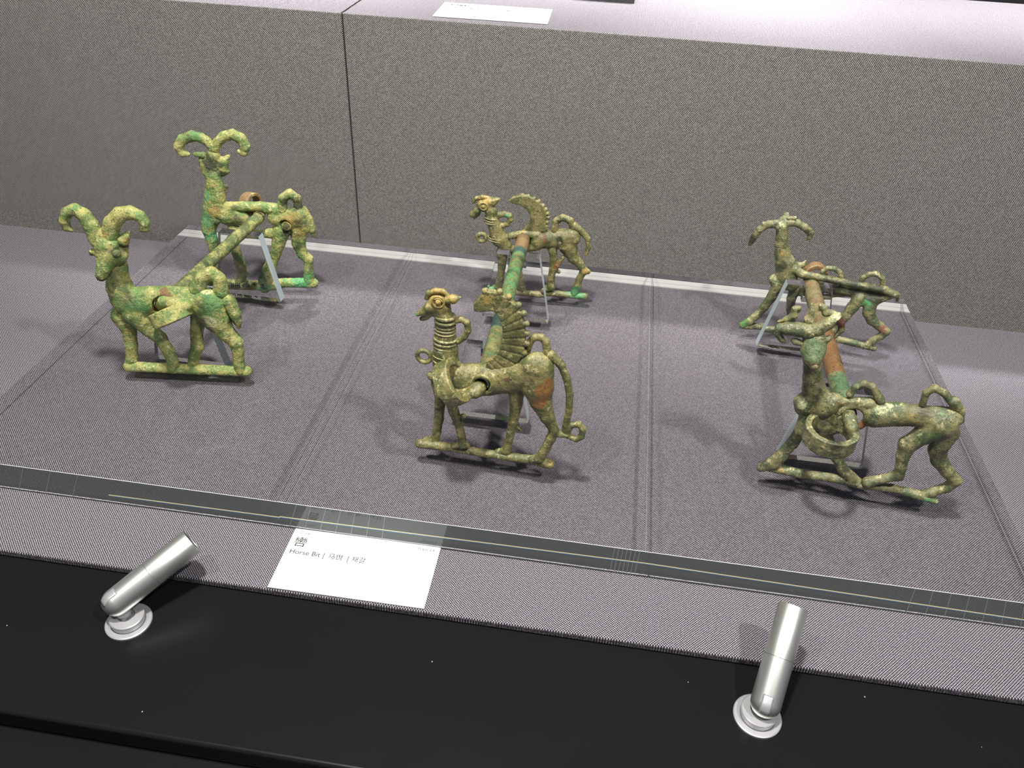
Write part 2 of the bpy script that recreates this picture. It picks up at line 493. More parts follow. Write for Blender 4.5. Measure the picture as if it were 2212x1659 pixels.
# ------------------------------------------------------------------ acrylic slabs
T = 0.0235
SW, SD = 0.24, 0.3668
def strip_box(name, parent, x0, x1, y0, y1, z0, z1, mat, label=None):
    o = bm_obj(name, box_bm(x0, x1, y0, y1, z0, z1), mat, parent)
    if label: o['label'] = label
    return o
def acrylic_slab(i, label):
    """one of three bonded slabs: optical faces only where the block meets air"""
    c = 0.0002
    bm = bmesh.new()
    def quad(*p):
        vs = [bm.verts.new(q) for q in p]
        f = bm.faces.new(vs); f.smooth = True
        return f
    x0, x1, zb = 0.0, SW, -0.003
    quad((x0, -SD + c, T), (x1, -SD + c, T), (x1, 0, T), (x0, 0, T))                       # top
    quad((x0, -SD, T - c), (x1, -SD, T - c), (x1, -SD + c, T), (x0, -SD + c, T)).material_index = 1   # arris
    quad((x0, -SD, zb), (x1, -SD, zb), (x1, -SD, T - c), (x0, -SD, T - c)).material_index = 2         # front edge
    quad((x1, 0, zb), (x0, 0, zb), (x0, 0, T), (x1, 0, T))                                 # back edge
    if i == 0: quad((x0, 0, zb), (x0, -SD, zb), (x0, -SD, T), (x0, 0, T))
    if i == 2: quad((x1, -SD, zb), (x1, 0, zb), (x1, 0, T), (x1, -SD, T))
    quad((x0, 0, zb), (x1, 0, zb), (x1, -SD, zb), (x0, -SD, zb))
    me = bpy.data.meshes.new('acrylic_slab'); bm.to_mesh(me); bm.free()
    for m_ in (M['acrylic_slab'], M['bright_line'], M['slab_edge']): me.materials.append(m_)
    o = link_mesh('acrylic_slab', me, None, None, (SW * i, -0.0012, 0))
    o.cycles.is_caustics_caster = True
    tag(o, label, 'slab', 'clear acrylic slabs')
    # added white wedges, two courses, sloped to give the bright rear band
    for prof in ([(-0.0075, 0.0006), (-0.0075, 0.0030), (-0.0043, 0.0072), (-0.0043, 0.0006)], [(-0.0040, 0.0006), (-0.0040, 0.0075), (-0.0004, 0.0125), (-0.0004, 0.0006)]):
        bm = bmesh.new()
        l_ = [bm.verts.new((0.0, *v)) for v in prof]; r_ = [bm.verts.new((SW, *v)) for v in prof]
        bm.faces.new(l_[::-1]); bm.faces.new(r_)
        for k in range(4): bm.faces.new((l_[k], l_[(k + 1) % 4], r_[(k + 1) % 4], r_[k]))
        so = bm_obj('added_rear_strip', bm, M['white_strip'], o)
        so['label'] = 'added white strip for the bright band along the rear edge'
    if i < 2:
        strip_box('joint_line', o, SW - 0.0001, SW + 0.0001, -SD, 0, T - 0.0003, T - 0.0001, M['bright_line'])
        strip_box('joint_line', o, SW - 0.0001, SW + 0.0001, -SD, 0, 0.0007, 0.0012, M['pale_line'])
    # rainbow dispersion line and repeated joint reflections, put on the front edge as coloured strips
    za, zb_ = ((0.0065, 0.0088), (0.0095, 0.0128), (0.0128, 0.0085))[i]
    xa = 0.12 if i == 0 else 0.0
    for nm, dz, mt in (('dispersion_line', 0.0, 'cream_line'), ('dispersion_line', -0.0007, 'blue_line')):
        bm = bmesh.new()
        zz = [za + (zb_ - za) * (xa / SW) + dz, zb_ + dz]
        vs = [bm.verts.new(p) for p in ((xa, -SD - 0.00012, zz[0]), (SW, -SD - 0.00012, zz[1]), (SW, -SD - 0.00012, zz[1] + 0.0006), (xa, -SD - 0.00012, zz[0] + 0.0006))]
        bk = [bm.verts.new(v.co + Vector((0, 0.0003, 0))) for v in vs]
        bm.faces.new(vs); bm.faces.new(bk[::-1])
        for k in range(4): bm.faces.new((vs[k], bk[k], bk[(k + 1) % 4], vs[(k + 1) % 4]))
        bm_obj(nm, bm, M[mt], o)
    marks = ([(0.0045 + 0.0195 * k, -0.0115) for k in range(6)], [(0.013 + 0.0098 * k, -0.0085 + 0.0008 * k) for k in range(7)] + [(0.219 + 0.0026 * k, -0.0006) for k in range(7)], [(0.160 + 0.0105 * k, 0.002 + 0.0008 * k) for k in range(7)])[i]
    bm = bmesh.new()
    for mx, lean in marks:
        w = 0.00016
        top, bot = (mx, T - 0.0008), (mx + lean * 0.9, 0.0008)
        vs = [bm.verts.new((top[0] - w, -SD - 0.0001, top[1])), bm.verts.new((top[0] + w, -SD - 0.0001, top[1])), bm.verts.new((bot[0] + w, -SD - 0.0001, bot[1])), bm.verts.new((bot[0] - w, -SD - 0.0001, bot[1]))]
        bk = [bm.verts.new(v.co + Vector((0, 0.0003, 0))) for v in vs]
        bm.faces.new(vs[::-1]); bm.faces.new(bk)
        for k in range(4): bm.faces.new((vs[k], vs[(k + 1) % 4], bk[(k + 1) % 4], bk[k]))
    bm_obj('joint_reflections', bm, M['mark_line'], o)['kind'] = 'stuff'
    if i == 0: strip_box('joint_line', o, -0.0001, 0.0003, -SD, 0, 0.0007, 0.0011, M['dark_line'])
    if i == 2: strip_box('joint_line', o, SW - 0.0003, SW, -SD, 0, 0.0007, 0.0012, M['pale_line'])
    return o
for i, lab in enumerate(('leftmost clear acrylic slab under the yellow-green ram horse bit',
                         'middle clear acrylic slab under the winged creature horse bit',
                         'rightmost clear acrylic slab under the dark olive horned horse bit')):
    acrylic_slab(i, lab)
bm_obj('added_lightened_sheet', box_bm(0.0, 3 * SW, -SD - 0.001, -0.0015, -0.002, 0.0004), M['lightened_weave'], floor)  # added sheet of lightened weave, offsets the dark look through the acrylic

# ------------------------------------------------------------------ acrylic stands
def stand(x, y, label, bar_x, slot_z, slot=0.0078):
    """trapezoid plate with a slot in its upper edge that carries the bar"""
    h, wb, wt, th = 0.0625, 0.0295, 0.018, 0.009
    d, sz = bar_x - x, slot_z - T
    pts = [(-wb, 0), (wb, 0), (wt, h), (d + slot, h), (d + slot, sz), (d - slot, sz), (d - slot, h), (-wt, h)]
    bm = bmesh.new()
    f = [bm.verts.new((a, 0, b)) for a, b in pts]; k = [bm.verts.new((a, th, b)) for a, b in pts]
    n = len(pts)
    bm.faces.new(f[::-1]); bm.faces.new(k)
    for i in range(n):
        q = bm.faces.new((f[i], f[(i + 1) % n], k[(i + 1) % n], k[i]))
        if i in (1, n - 1): q.material_index = 1
    o = bm_obj('acrylic_stand', bm, M['acrylic'], None, (x, y, T + 0.0002))
    o.data.materials.append(M['stand_edge'])
    tag(o, label, 'stand', 'clear acrylic stands')
    split_sharp(o)
    return o
stand(0.1150, -0.2330, 'clear trapezoid stand just behind the front ram of the left horse bit', 0.1120, 0.0768)
stand(0.1202, -0.1290, 'clear trapezoid stand in front of the rear ram of the left horse bit', 0.1276, 0.0860)
stand(0.3604, -0.2573, 'clear trapezoid stand just behind the front winged creature', 0.3614, 0.0790)
stand(0.3599, -0.1148, 'clear trapezoid stand in front of the rear winged creature', 0.3596, 0.0752)
stand(0.6007, -0.2611, 'clear trapezoid stand just behind the front goat of the right horse bit', 0.5992, 0.0764)
stand(0.5999, -0.1157, 'clear trapezoid stand in front of the rear goat of the right horse bit', 0.6042, 0.0712)

# ------------------------------------------------------------------ horse bits
# Modelling tables: every point is (along, up, out, radius) in millimetres in its cheekpiece's own frame.
DATA={}
DATA['A']={"o":[0.0722,-0.2498,0.0235],"yaw":0.1154,"parts":[["cheekpiece",[["s",[[10.6,63.2,0.0,7.7],[20.4,60.5,-0.0,13.1],[32.6,63.9,0.0,11.0],[46.6,67.2,0.0,9.0],[61.6,66.1,-0.0,9.7],[75.1,62.5,-0.0,13.5]]],["s",[[75.6,63.1,1.0,13.5],[78.9,49.9,1.0,10.8],[83.7,38.8,1.0,6.9],[89.7,31.0,1.0,5.8],[90.3,22.8,1.0,4.5],[88.9,10.7,1.0,4.2],[89.4,4.6,1.0,4.3]]],["s",[[65.0,52.9,-2.0,6.4],[59.7,35.5,-2.0,4.6],[58.2,23.7,-2.0,4.9],[53.2,12.6,-2.0,4.0],[50.6,2.0,-2.0,4.8]]],["s",[[19.4,52.8,2.0,10.2],[25.2,40.7,2.0,6.6],[32.5,31.8,2.0,5.1],[36.4,20.3,2.0,4.5],[37.8,10.8,2.0,4.2],[36.2,3.3,2.0,4.0]]],["s",[[5.8,47.3,-2.0,8.3],[8.1,33.7,-2.0,5.4],[6.6,21.8,-2.0,4.7],[4.0,8.4,-2.0,4.4],[0.5,1.5,-2.0,4.4]]],["s",[[13.2,62.3,-0.0,11.3],[11.7,73.0,-0.0,10.0],[12.2,82.6,-0.0,8.1],[13.7,92.1,-0.0,7.7],[13.5,100.3,-0.0,7.8]]],["s",[[16.4,108.5,2.0,8.2],[13.8,103.9,7.0,8.1],[10.1,95.2,10.0,5.0],[6.9,88.9,11.0,4.0]]],["s",[[12.7,116.7,5.0,6.4],[14.4,111.4,6.0,9.4]]],["s",[[20.9,103.3,5.0,6.0],[22.6,107.8,2.0,4.7]]],["s",[[1.1,103.7,4.0,2.2],[5.8,104.5,5.0,3.9]]],["-s",[[39.4,59.9,0.0,6.8],[49.7,72.4,20.0,6.5]]],["r",[40.5,61.7,2.0,9.0],2.1,[0,0,1]]]],["horn",[["s",[[8.2,113.5,5.0,6.1],[6.8,124.6,5.0,5.4],[3.9,132.7,5.0,4.7],[-1.3,136.2,5.0,4.1],[-7.4,133.7,5.0,3.7],[-10.8,127.2,5.0,3.4],[-10.6,122.1,5.0,2.7],[-7.9,120.3,5.0,1.5]]]]],["horn",[["s",[[16.7,115.0,5.0,5.9],[21.7,126.8,5.0,5.7],[29.1,134.1,5.0,5.3],[36.5,136.0,5.0,4.7],[42.3,133.6,5.0,4.0],[44.6,129.0,5.0,3.5],[43.8,124.7,5.0,3.0],[40.5,122.8,5.0,1.5]]]]],["ear",[["s",[[22.4,110.8,4.0,2.4],[25.9,114.0,4.0,4.1],[29.0,117.6,4.0,2.7],[31.5,120.6,4.0,1.0]]],["-s",[[29.1,117.1,12.0,1.5],[32.2,120.7,10.0,0.7]]]]],["eye",[["s",[[21.7,106.8,9.5,2.9],[21.7,106.6,9.5,2.9]]]]],["eye",[["s",[[1.9,105.0,6.0,1.5],[1.6,103.2,6.0,1.4]]]]],["loop",[["s",[[68.5,75.2,0.0,5.9],[73.5,83.9,-0.0,5.3],[81.5,89.4,-0.0,4.7],[86.5,84.7,-0.0,4.9],[85.9,74.0,-0.0,5.7]]],["s",[[77.1,79.2,-6.0,3.8],[77.6,79.8,-5.0,3.7]]]]],["tail",[["s",[[90.5,67.2,1.0,5.4],[93.4,56.4,1.0,4.5],[94.2,49.7,1.0,3.3],[94.3,45.2,1.0,2.0]]]]],["padding",[["r",[40.1,61.0,0.0,5.5],1.1,[0,0,1]]]],["base_bar",[["s",[[0.9,2.0,-0.0,4.6],[16.5,2.0,0.0,4.1],[36.8,2.2,-0.0,4.2],[56.9,2.2,0.0,4.4],[77.1,2.5,-0.0,4.1],[93.3,2.9,-0.0,4.3]]]]]],"stain":[[[6.9,67.4,-0.0,6.6],[0.07,0.05,0.05],1],[[12.5,78.5,2.0,5.6],[0.07,0.05,0.05],1],[[11.0,87.9,6.0,4.6],[0.07,0.05,0.05],0.8],[[6.8,86.3,12.0,5.0],[0.06,0.02,0.015],1.2],[[26.5,64.5,8.0,12.2],[0.1,0.25,0.07],0.9],[[80.6,67.6,8.0,14.0],[0.1,0.25,0.07],1],[[87.4,74.4,8.0,8.4],[0.1,0.25,0.07],1],[[76.1,51.8,6.0,10.5],[0.55,0.58,0.3],0.9],[[46.8,72.5,5.0,6.5],[0.22,0.1,0.04],0.9],[[35.1,59.3,4.0,4.7],[0.22,0.1,0.04],0.9],[[29.6,115.2,8.0,4.4],[0.42,0.3,0.08],1],[[16.1,121.2,10.0,6.2],[0.42,0.3,0.08],0.6],[[1.4,103.2,7.0,2.7],[0.02,0.015,0.01],1.2],[[78.0,75.8,4.0,8.4],[0.55,0.58,0.3],0.7],[[10.5,36.5,4.0,7.8],[0.42,0.3,0.08],0.5],[[2.3,138.5,6.0,7.8],[0.1,0.25,0.07],0.7],[[32.5,137.3,6.0,7.0],[0.1,0.25,0.07],0.6],[[91.4,50.3,4.0,5.7],[0.035,0.04,0.018],0.8]]}
DATA['B']={"o":[0.0922,-0.1105,0.0235],"yaw":0.1818,"parts":[["cheekpiece",[["s",[[4.9,105.8,0.0,6.1],[4.7,96.5,0.0,7.4],[3.0,86.9,-0.0,8.8],[0.7,73.9,0.0,9.7],[-5.5,61.6,0.0,6.6]]],["s",[[7.8,122.4,-2.0,5.6],[4.7,113.5,-4.0,9.9],[3.8,106.7,-3.0,7.5]]],["s",[[-1.8,117.4,-4.0,4.2],[-0.7,108.6,-3.0,4.2]]],["s",[[15.6,117.6,-2.0,4.2],[13.1,108.3,-2.0,3.8]]],["s",[[16.6,108.9,-2.0,2.5],[16.6,108.9,-2.0,2.5]]],["s",[[12.9,94.8,-2.0,2.5],[12.9,94.8,-2.0,2.5]]],["s",[[-5.1,63.9,-0.0,6.6],[-7.5,56.0,0.0,6.1],[-6.9,47.0,0.0,5.1],[-6.7,37.8,0.0,4.4],[-6.8,22.5,0.0,4.2],[-9.7,3.2,0.0,4.6]]],["s",[[3.3,71.8,0.0,7.7],[12.0,69.8,0.0,9.2],[22.7,67.8,0.0,6.8]]],["s",[[8.4,77.9,0.0,4.0],[24.4,78.2,0.0,4.3],[40.4,78.6,0.0,4.1],[52.1,76.1,-0.0,5.8]]],["s",[[52.1,68.5,0.0,7.3],[62.0,66.5,-0.0,9.3],[71.5,70.0,0.0,9.3],[74.6,61.1,0.0,7.9]]],["s",[[13.0,57.6,0.0,3.9],[24.5,53.3,0.0,3.0],[38.7,52.5,0.0,3.0],[50.2,53.8,0.0,5.9]]],["s",[[55.7,55.6,1.0,7.4],[51.6,44.1,1.0,5.8],[47.0,32.4,1.0,4.8],[41.2,20.4,1.0,5.3],[36.5,9.5,1.0,6.3],[34.8,-2.9,1.0,4.6]]],["s",[[70.8,55.4,0.0,7.9],[69.0,44.0,0.0,6.0],[71.4,33.5,0.0,4.8],[76.1,28.3,0.0,4.5],[75.0,18.1,0.0,4.1],[74.2,5.9,-0.0,5.3]]],["s",[[12.2,48.0,-1.0,4.5],[14.3,35.4,-1.0,4.2],[15.7,23.0,-1.0,4.5],[17.1,14.7,-1.0,4.3],[13.2,7.3,-1.0,4.6],[12.1,1.8,-1.0,4.6]]],["-s",[[33.9,53.3,-20.0,5.2],[45.0,72.4,20.0,4.9]]],["-s",[[14.1,79.6,6.0,1.7],[18.9,79.0,6.0,1.3]]],["-s",[[60.7,63.7,6.0,5.3],[61.7,56.5,5.0,2.9]]]]],["horn",[["s",[[8.1,129.4,-2.0,3.9],[4.3,134.8,-2.0,3.7],[0.1,137.3,-2.0,4.0],[-6.3,138.7,-2.0,4.2],[-15.0,135.3,-2.0,4.3],[-19.3,129.2,-2.0,3.9],[-17.8,123.8,-2.0,3.1],[-12.9,123.1,-2.0,1.9]]]]],["horn",[["s",[[9.9,128.5,-2.0,4.2],[13.2,134.0,-2.0,3.9],[18.8,138.8,-2.0,4.2],[26.2,140.7,-2.0,4.4],[32.8,137.5,-2.0,4.4],[35.2,131.1,-2.0,4.2],[33.1,125.6,-2.0,3.2],[29.6,126.5,-2.0,2.0]]]]],["ear",[["s",[[0.1,122.3,-2.0,2.8],[-6.9,123.1,-2.0,1.9]]]]],["ear",[["s",[[14.7,117.6,-2.0,3.5],[19.8,121.9,-2.0,1.7]]]]],["loop",[["s",[[58.7,76.3,0.0,4.1],[60.7,86.6,0.0,4.0],[67.1,91.4,0.0,3.8],[72.5,86.6,-0.0,3.8],[73.4,73.3,0.0,3.7]]]]],["knob",[["s",[[2.6,66.1,5.0,2.7],[2.6,66.1,5.0,2.7]]]]],["knob",[["s",[[61.5,63.2,5.0,4.1],[62.0,63.2,5.0,4.1]]]]],["tail",[["s",[[75.0,75.1,-1.0,5.3],[79.6,66.4,-1.0,4.4],[82.0,57.4,-1.0,3.6],[83.1,50.6,-1.0,1.2]]]]],["base_bar",[["s",[[-10.8,3.1,0.0,4.6],[1.9,2.8,0.0,5.1],[16.7,2.4,0.0,4.9],[35.7,1.5,-0.0,5.3],[53.1,3.7,-0.0,4.3],[77.7,3.8,0.0,4.9]]]]],["inscription",[["s",[[6.8,7.2,5.0,0.4],[6.2,2.6,5.0,0.4]]],["s",[[8.3,6.9,5.0,0.4],[7.9,3.2,5.0,0.4]]],["s",[[10.4,7.5,5.0,0.4],[9.8,2.4,5.0,0.4]]],["s",[[12.2,7.3,5.0,0.4],[11.5,2.7,5.0,0.4]]],["s",[[13.8,7.6,5.0,0.4],[13.2,2.5,5.0,0.4]]],["s",[[10.2,5.1,5.0,0.4],[13.6,5.2,5.0,0.4]]],["s",[[16.4,5.8,5.0,0.4],[17.9,6.7,5.0,0.4],[18.8,5.5,5.0,0.4],[17.6,4.3,5.0,0.4],[16.4,5.5,5.0,0.4]]],["s",[[20.7,7.5,5.0,0.4],[20.3,3.5,5.0,0.4]]],["s",[[22.3,7.5,5.0,0.4],[21.9,3.5,5.0,0.4]]],["s",[[24.9,6.0,5.0,0.4],[27.6,7.9,5.0,0.4],[26.7,5.2,5.0,0.4],[29.3,6.9,5.0,0.4]]],["s",[[33.4,6.3,6.0,0.5],[35.4,7.4,6.0,0.5],[35.6,5.5,6.0,0.5],[33.5,3.7,6.0,0.5],[37.0,3.5,6.0,0.5]]]]]],"stain":[[[-1.9,88.1,3.0,8.0],[0.1,0.36,0.14],0.8],[[-6.9,66.3,3.0,10.2],[0.1,0.36,0.14],0.9],[[-5.9,49.6,3.0,9.3],[0.1,0.36,0.14],0.8],[[3.2,76.5,8.0,7.0],[0.42,0.3,0.08],1],[[5.7,99.0,6.0,4.0],[0.42,0.3,0.08],0.7],[[5.5,117.1,-0.0,9.8],[0.035,0.04,0.018],1.1],[[13.3,115.0,2.0,5.9],[0.035,0.04,0.018],0.7],[[14.0,107.9,2.0,5.9],[0.035,0.04,0.018],0.8],[[14.5,96.7,0.0,4.0],[0.035,0.04,0.018],0.9],[[66.8,69.2,8.0,12.2],[0.42,0.3,0.08],0.9],[[73.3,58.4,6.0,9.3],[0.42,0.3,0.08],0.8],[[61.7,56.5,5.0,6.2],[0.035,0.04,0.018],1],[[73.5,84.0,2.0,12.1],[0.035,0.04,0.018],0.7],[[61.7,84.8,2.0,6.1],[0.035,0.04,0.018],0.7],[[65.1,7.3,5.0,17.2],[0.1,0.36,0.14],0.9],[[34.7,1.9,5.0,9.7],[0.1,0.36,0.14],0.7],[[3.6,67.6,8.0,4.1],[0.035,0.04,0.018],1],[[62.2,64.7,8.0,5.6],[0.035,0.04,0.018],1],[[-2.7,139.7,0.0,6.7],[0.1,0.25,0.07],0.6],[[70.8,30.9,4.0,6.3],[0.1,0.25,0.07],0.5]]}
DATA['C']={"o":[0.3167,-0.2992,0.0235],"yaw":-0.0427,"parts":[["cheekpiece",[["s",[[23.6,69.5,-0.0,8.4],[36.6,65.5,0.0,12.4],[49.4,68.8,-0.0,11.7],[62.0,72.5,-0.0,11.2],[74.3,78.7,-0.0,11.3]]],["s",[[80.9,84.7,2.0,11.2],[82.2,69.8,2.0,10.6],[85.0,58.9,2.0,7.5],[90.0,47.0,2.0,5.0],[95.1,37.0,2.0,3.2],[93.8,29.0,2.0,3.3],[90.9,19.3,2.0,3.3],[87.5,10.5,2.0,3.7]]],["s",[[87.5,9.9,2.0,3.0],[82.2,8.0,2.0,2.8]]],["s",[[94.9,35.1,1.0,3.1],[99.4,33.2,1.0,2.3],[103.8,32.6,1.0,1.8]]],["s",[[14.0,57.3,-3.0,4.1],[15.8,49.1,-3.0,3.6],[15.9,39.2,-3.0,3.5],[14.9,26.7,-3.0,3.4],[13.4,14.9,-3.0,3.0],[11.7,7.3,-3.0,3.1],[5.6,5.7,-3.0,2.6]]],["s",[[24.0,51.0,2.0,4.2],[26.8,39.5,2.0,3.4],[30.0,30.1,2.0,3.1],[31.9,20.3,2.0,2.8],[33.3,11.9,2.0,3.0],[27.4,8.9,2.0,2.2]]],["s",[[33.3,11.3,2.0,2.9],[36.1,10.9,2.0,2.4]]],["s",[[68.1,64.1,-1.0,6.0],[68.6,51.5,-1.0,4.2],[67.2,36.0,-1.0,3.3],[65.0,20.8,-1.0,3.0],[63.6,9.5,-1.0,3.2],[57.3,6.7,-1.0,2.5]]],["s",[[69.6,30.3,-3.0,1.5],[72.3,28.0,-3.0,1.2]]],["s",[[21.9,73.3,-0.0,8.7],[21.4,87.3,0.0,7.8],[21.2,98.1,-0.0,6.6],[20.7,105.6,-0.0,6.0],[20.2,112.2,-0.0,5.5],[18.3,118.4,-0.0,6.0]]],["s",[[10.5,65.2,0.0,2.4],[11.6,64.3,0.0,2.9]]],["s",[[16.8,121.4,-0.0,6.3],[19.1,118.9,-0.0,5.4]]],["s",[[12.3,119.1,2.0,3.8],[8.1,115.0,2.0,2.4],[3.9,112.3,2.0,1.5]]],["s",[[12.0,114.2,-0.0,3.2],[8.6,110.4,-0.0,2.3],[6.1,108.3,-0.0,1.7]]],["s",[[14.4,83.2,-0.0,3.1],[17.6,73.6,-0.0,4.8]]],["-s",[[45.2,63.9,0.0,5.6],[49.3,79.0,20.0,5.3]]],["s",[[33.5,36.9,3.0,2.2],[33.7,37.2,3.0,2.1]]]]],["neck_band",[["r",[21.1,112.3,-0.0,5.7],1.4,[0.02,1,0.02]]]],["neck_band",[["r",[21.1,109.0,-0.0,5.9],1.3,[0.02,1,0.02]]]],["neck_band",[["r",[21.1,105.5,0.0,6.1],0.8,[0.02,1,0.02]]]],["neck_band",[["r",[21.0,103.3,0.0,6.3],0.8,[0.02,1,0.02]]]],["neck_band",[["r",[21.0,100.9,-0.0,6.5],0.8,[0.02,1,0.02]]]],["neck_band",[["r",[21.0,96.1,0.0,7.0],1.1,[0.02,1,0.02]]]],["neck_band",[["r",[20.9,93.2,-0.0,7.2],1.1,[0.02,1,0.02]]]],["neck_band",[["r",[20.9,90.2,0.0,7.4],0.7,[0.02,1,0.02]]]],["neck_band",[["r",[20.8,83.2,0.0,7.9],0.7,[0.02,1,0.02]]]],["neck_band",[["r",[20.8,79.2,-0.0,8.1],0.7,[0.02,1,0.02]]]],["crest",[["s",[[9.5,123.7,-0.0,1.5],[11.1,127.5,-0.0,1.8],[15.6,129.8,0.0,1.9],[20.0,129.9,-0.0,1.8],[23.2,127.5,0.0,1.2]]]]],["ear",[["s",[[23.3,125.6,2.0,2.5],[27.0,126.7,2.0,3.0],[31.1,128.4,2.0,0.9]]],["-s",[[27.7,130.0,8.0,1.0],[30.8,130.0,6.0,0.4]]]]],["eye",[["r",[18.2,124.9,5.0,3.7],0.8,[0,0,1]],["s",[[18.2,124.9,5.0,1.9],[18.2,124.9,5.0,1.9]]]]],["chest_ring",[["r",[6.7,79.7,-0.0,4.5],1.6,[0,0,1]]]],["neck_loop",[["s",[[26.4,108.9,0.0,1.8],[31.3,111.8,-0.0,2.0],[35.2,109.8,-0.0,2.1],[35.9,104.2,0.0,2.1],[33.8,99.1,-0.0,2.0],[29.2,94.5,0.0,1.9]]]]],["wing",[["p",[[47.8,85.1],[53.8,76.6],[62.9,81.2],[70.0,89.8],[72.5,97.0],[72.8,107.5],[71.5,116.6],[68.8,124.9],[65.0,129.7],[60.2,133.0],[54.6,136.1],[47.5,136.0],[43.7,131.4],[39.9,126.4],[40.0,121.0],[44.6,121.0],[51.8,122.9],[55.9,119.7],[58.1,112.7],[58.4,103.4],[56.6,94.4],[51.9,88.2]],2.3,2],["s",[[46.7,135.5,2.5,2.2],[46.7,135.5,2.5,2.2]]],["s",[[55.6,136.3,2.5,2.2],[55.6,136.3,2.5,2.2]]],["s",[[61.2,133.7,2.5,2.2],[61.2,133.7,2.5,2.2]]],["s",[[67.2,128.8,2.5,2.2],[67.2,128.8,2.5,2.2]]],["s",[[70.6,123.5,2.5,2.2],[70.6,123.5,2.5,2.2]]],["s",[[72.6,116.5,2.5,2.2],[72.6,116.5,2.5,2.2]]],["s",[[73.4,109.6,2.5,2.2],[73.4,109.6,2.5,2.2]]],["s",[[73.6,102.1,2.5,2.3],[73.6,102.1,2.5,2.3]]],["s",[[72.3,95.2,2.5,2.3],[72.3,95.2,2.5,2.3]]],["-s",[[51.2,85.4,4.6,0.7],[55.6,78.7,4.6,0.9]]],["-s",[[52.8,88.5,4.6,0.6],[60.9,81.6,4.6,0.9]]],["-s",[[55.2,92.2,4.6,0.6],[66.9,86.9,4.6,0.9]]],["-s",[[56.7,96.1,4.6,0.6],[71.1,94.2,4.6,0.9]]],["-s",[[58.1,100.2,4.6,0.6],[73.6,100.3,4.6,0.9]]],["-s",[[58.7,104.1,4.6,0.6],[74.0,107.3,4.6,0.9]]],["-s",[[58.8,108.4,4.6,0.6],[73.3,114.4,4.6,0.9]]],["-s",[[58.5,112.3,4.6,0.6],[71.7,121.5,4.6,0.9]]],["-s",[[57.8,116.1,4.6,0.6],[69.1,127.4,4.6,0.9]]],["-s",[[56.6,119.6,4.6,0.6],[64.6,132.5,4.6,0.9]]],["-s",[[54.7,122.0,4.6,0.6],[58.6,136.1,4.6,0.9]]],["-s",[[51.5,124.7,4.6,0.6],[51.6,137.6,4.6,0.9]]]]],["loop",[["s",[[74.1,95.3,-1.0,2.1],[75.4,101.8,-1.0,2.3],[78.0,105.4,-1.0,2.3],[82.0,106.0,-1.0,2.3],[85.0,102.9,-1.0,2.4],[86.8,94.5,-1.0,2.9]]]]],["tail",[["s",[[89.0,94.6,-0.0,3.2],[95.9,87.9,-0.0,2.6],[100.1,78.7,0.0,2.5],[103.1,66.9,0.0,2.5],[103.8,53.4,0.0,2.4],[102.6,40.2,0.0,2.3],[102.1,31.8,-0.0,2.0]]],["s",[[104.5,32.2,-0.0,2.1],[104.7,37.8,0.0,2.2],[107.2,41.6,-0.0,2.2],[110.9,42.9,0.0,2.2],[114.2,39.1,-0.0,2.2],[113.9,33.0,-0.0,2.2],[110.4,29.7,-0.0,2.0],[105.5,31.3,0.0,1.8]]]]],["base_bar",[["s",[[1.3,4.4,-0.0,3.4],[23.2,5.2,0.0,3.0],[50.8,4.8,-0.0,3.0],[78.0,5.4,0.0,3.1],[94.3,4.0,0.0,3.5]]]]],["hole_rim",[["r",[46.9,68.3,6.0,6.9],1.5,[0,0,1]]]],["padding",[["r",[45.4,66.2,2.0,4.6],1.0,[0,0,1]]]]],"stain":[[[88.4,72.2,8.0,6.5],[0.3,0.14,0.04],2.2],[[84.5,61.7,8.0,5.1],[0.3,0.14,0.04],2.0],[[90.5,77.6,8.0,4.4],[0.3,0.14,0.04],2.0],[[88.9,77.4,8.0,3.2],[0.3,0.14,0.04],1],[[17.8,125.2,4.0,10.2],[0.42,0.3,0.08],0.9],[[26.7,128.3,4.0,6.2],[0.42,0.3,0.08],0.9],[[19.5,90.9,6.0,8.9],[0.55,0.58,0.3],0.5],[[78.9,74.2,6.0,3.7],[0.1,0.04,0.03],0.8],[[62.6,75.8,8.0,3.3],[0.12,0.05,0.04],0.7],[[31.5,33.1,4.0,7.8],[0.035,0.04,0.018],1],[[16.8,42.1,2.0,9.5],[0.035,0.04,0.018],0.8],[[15.4,19.0,3.0,3.5],[0.2,0.05,0.04],0.8],[[95.5,8.0,4.0,5.3],[0.42,0.3,0.08],0.9],[[48.1,130.6,4.0,6.9],[0.42,0.3,0.08],0.6],[[51.6,84.6,12.0,4.8],[0.22,0.1,0.04],0.8],[[65.3,26.2,4.0,2.6],[0.3,0.14,0.04],0.8],[[80.8,97.2,6.0,4.8],[0.1,0.36,0.14],0.5],[[62.0,136.1,4.0,3.8],[0.42,0.3,0.08],0.6],[[3.4,112.8,3.0,2.4],[0.1,0.25,0.07],0.8]]}
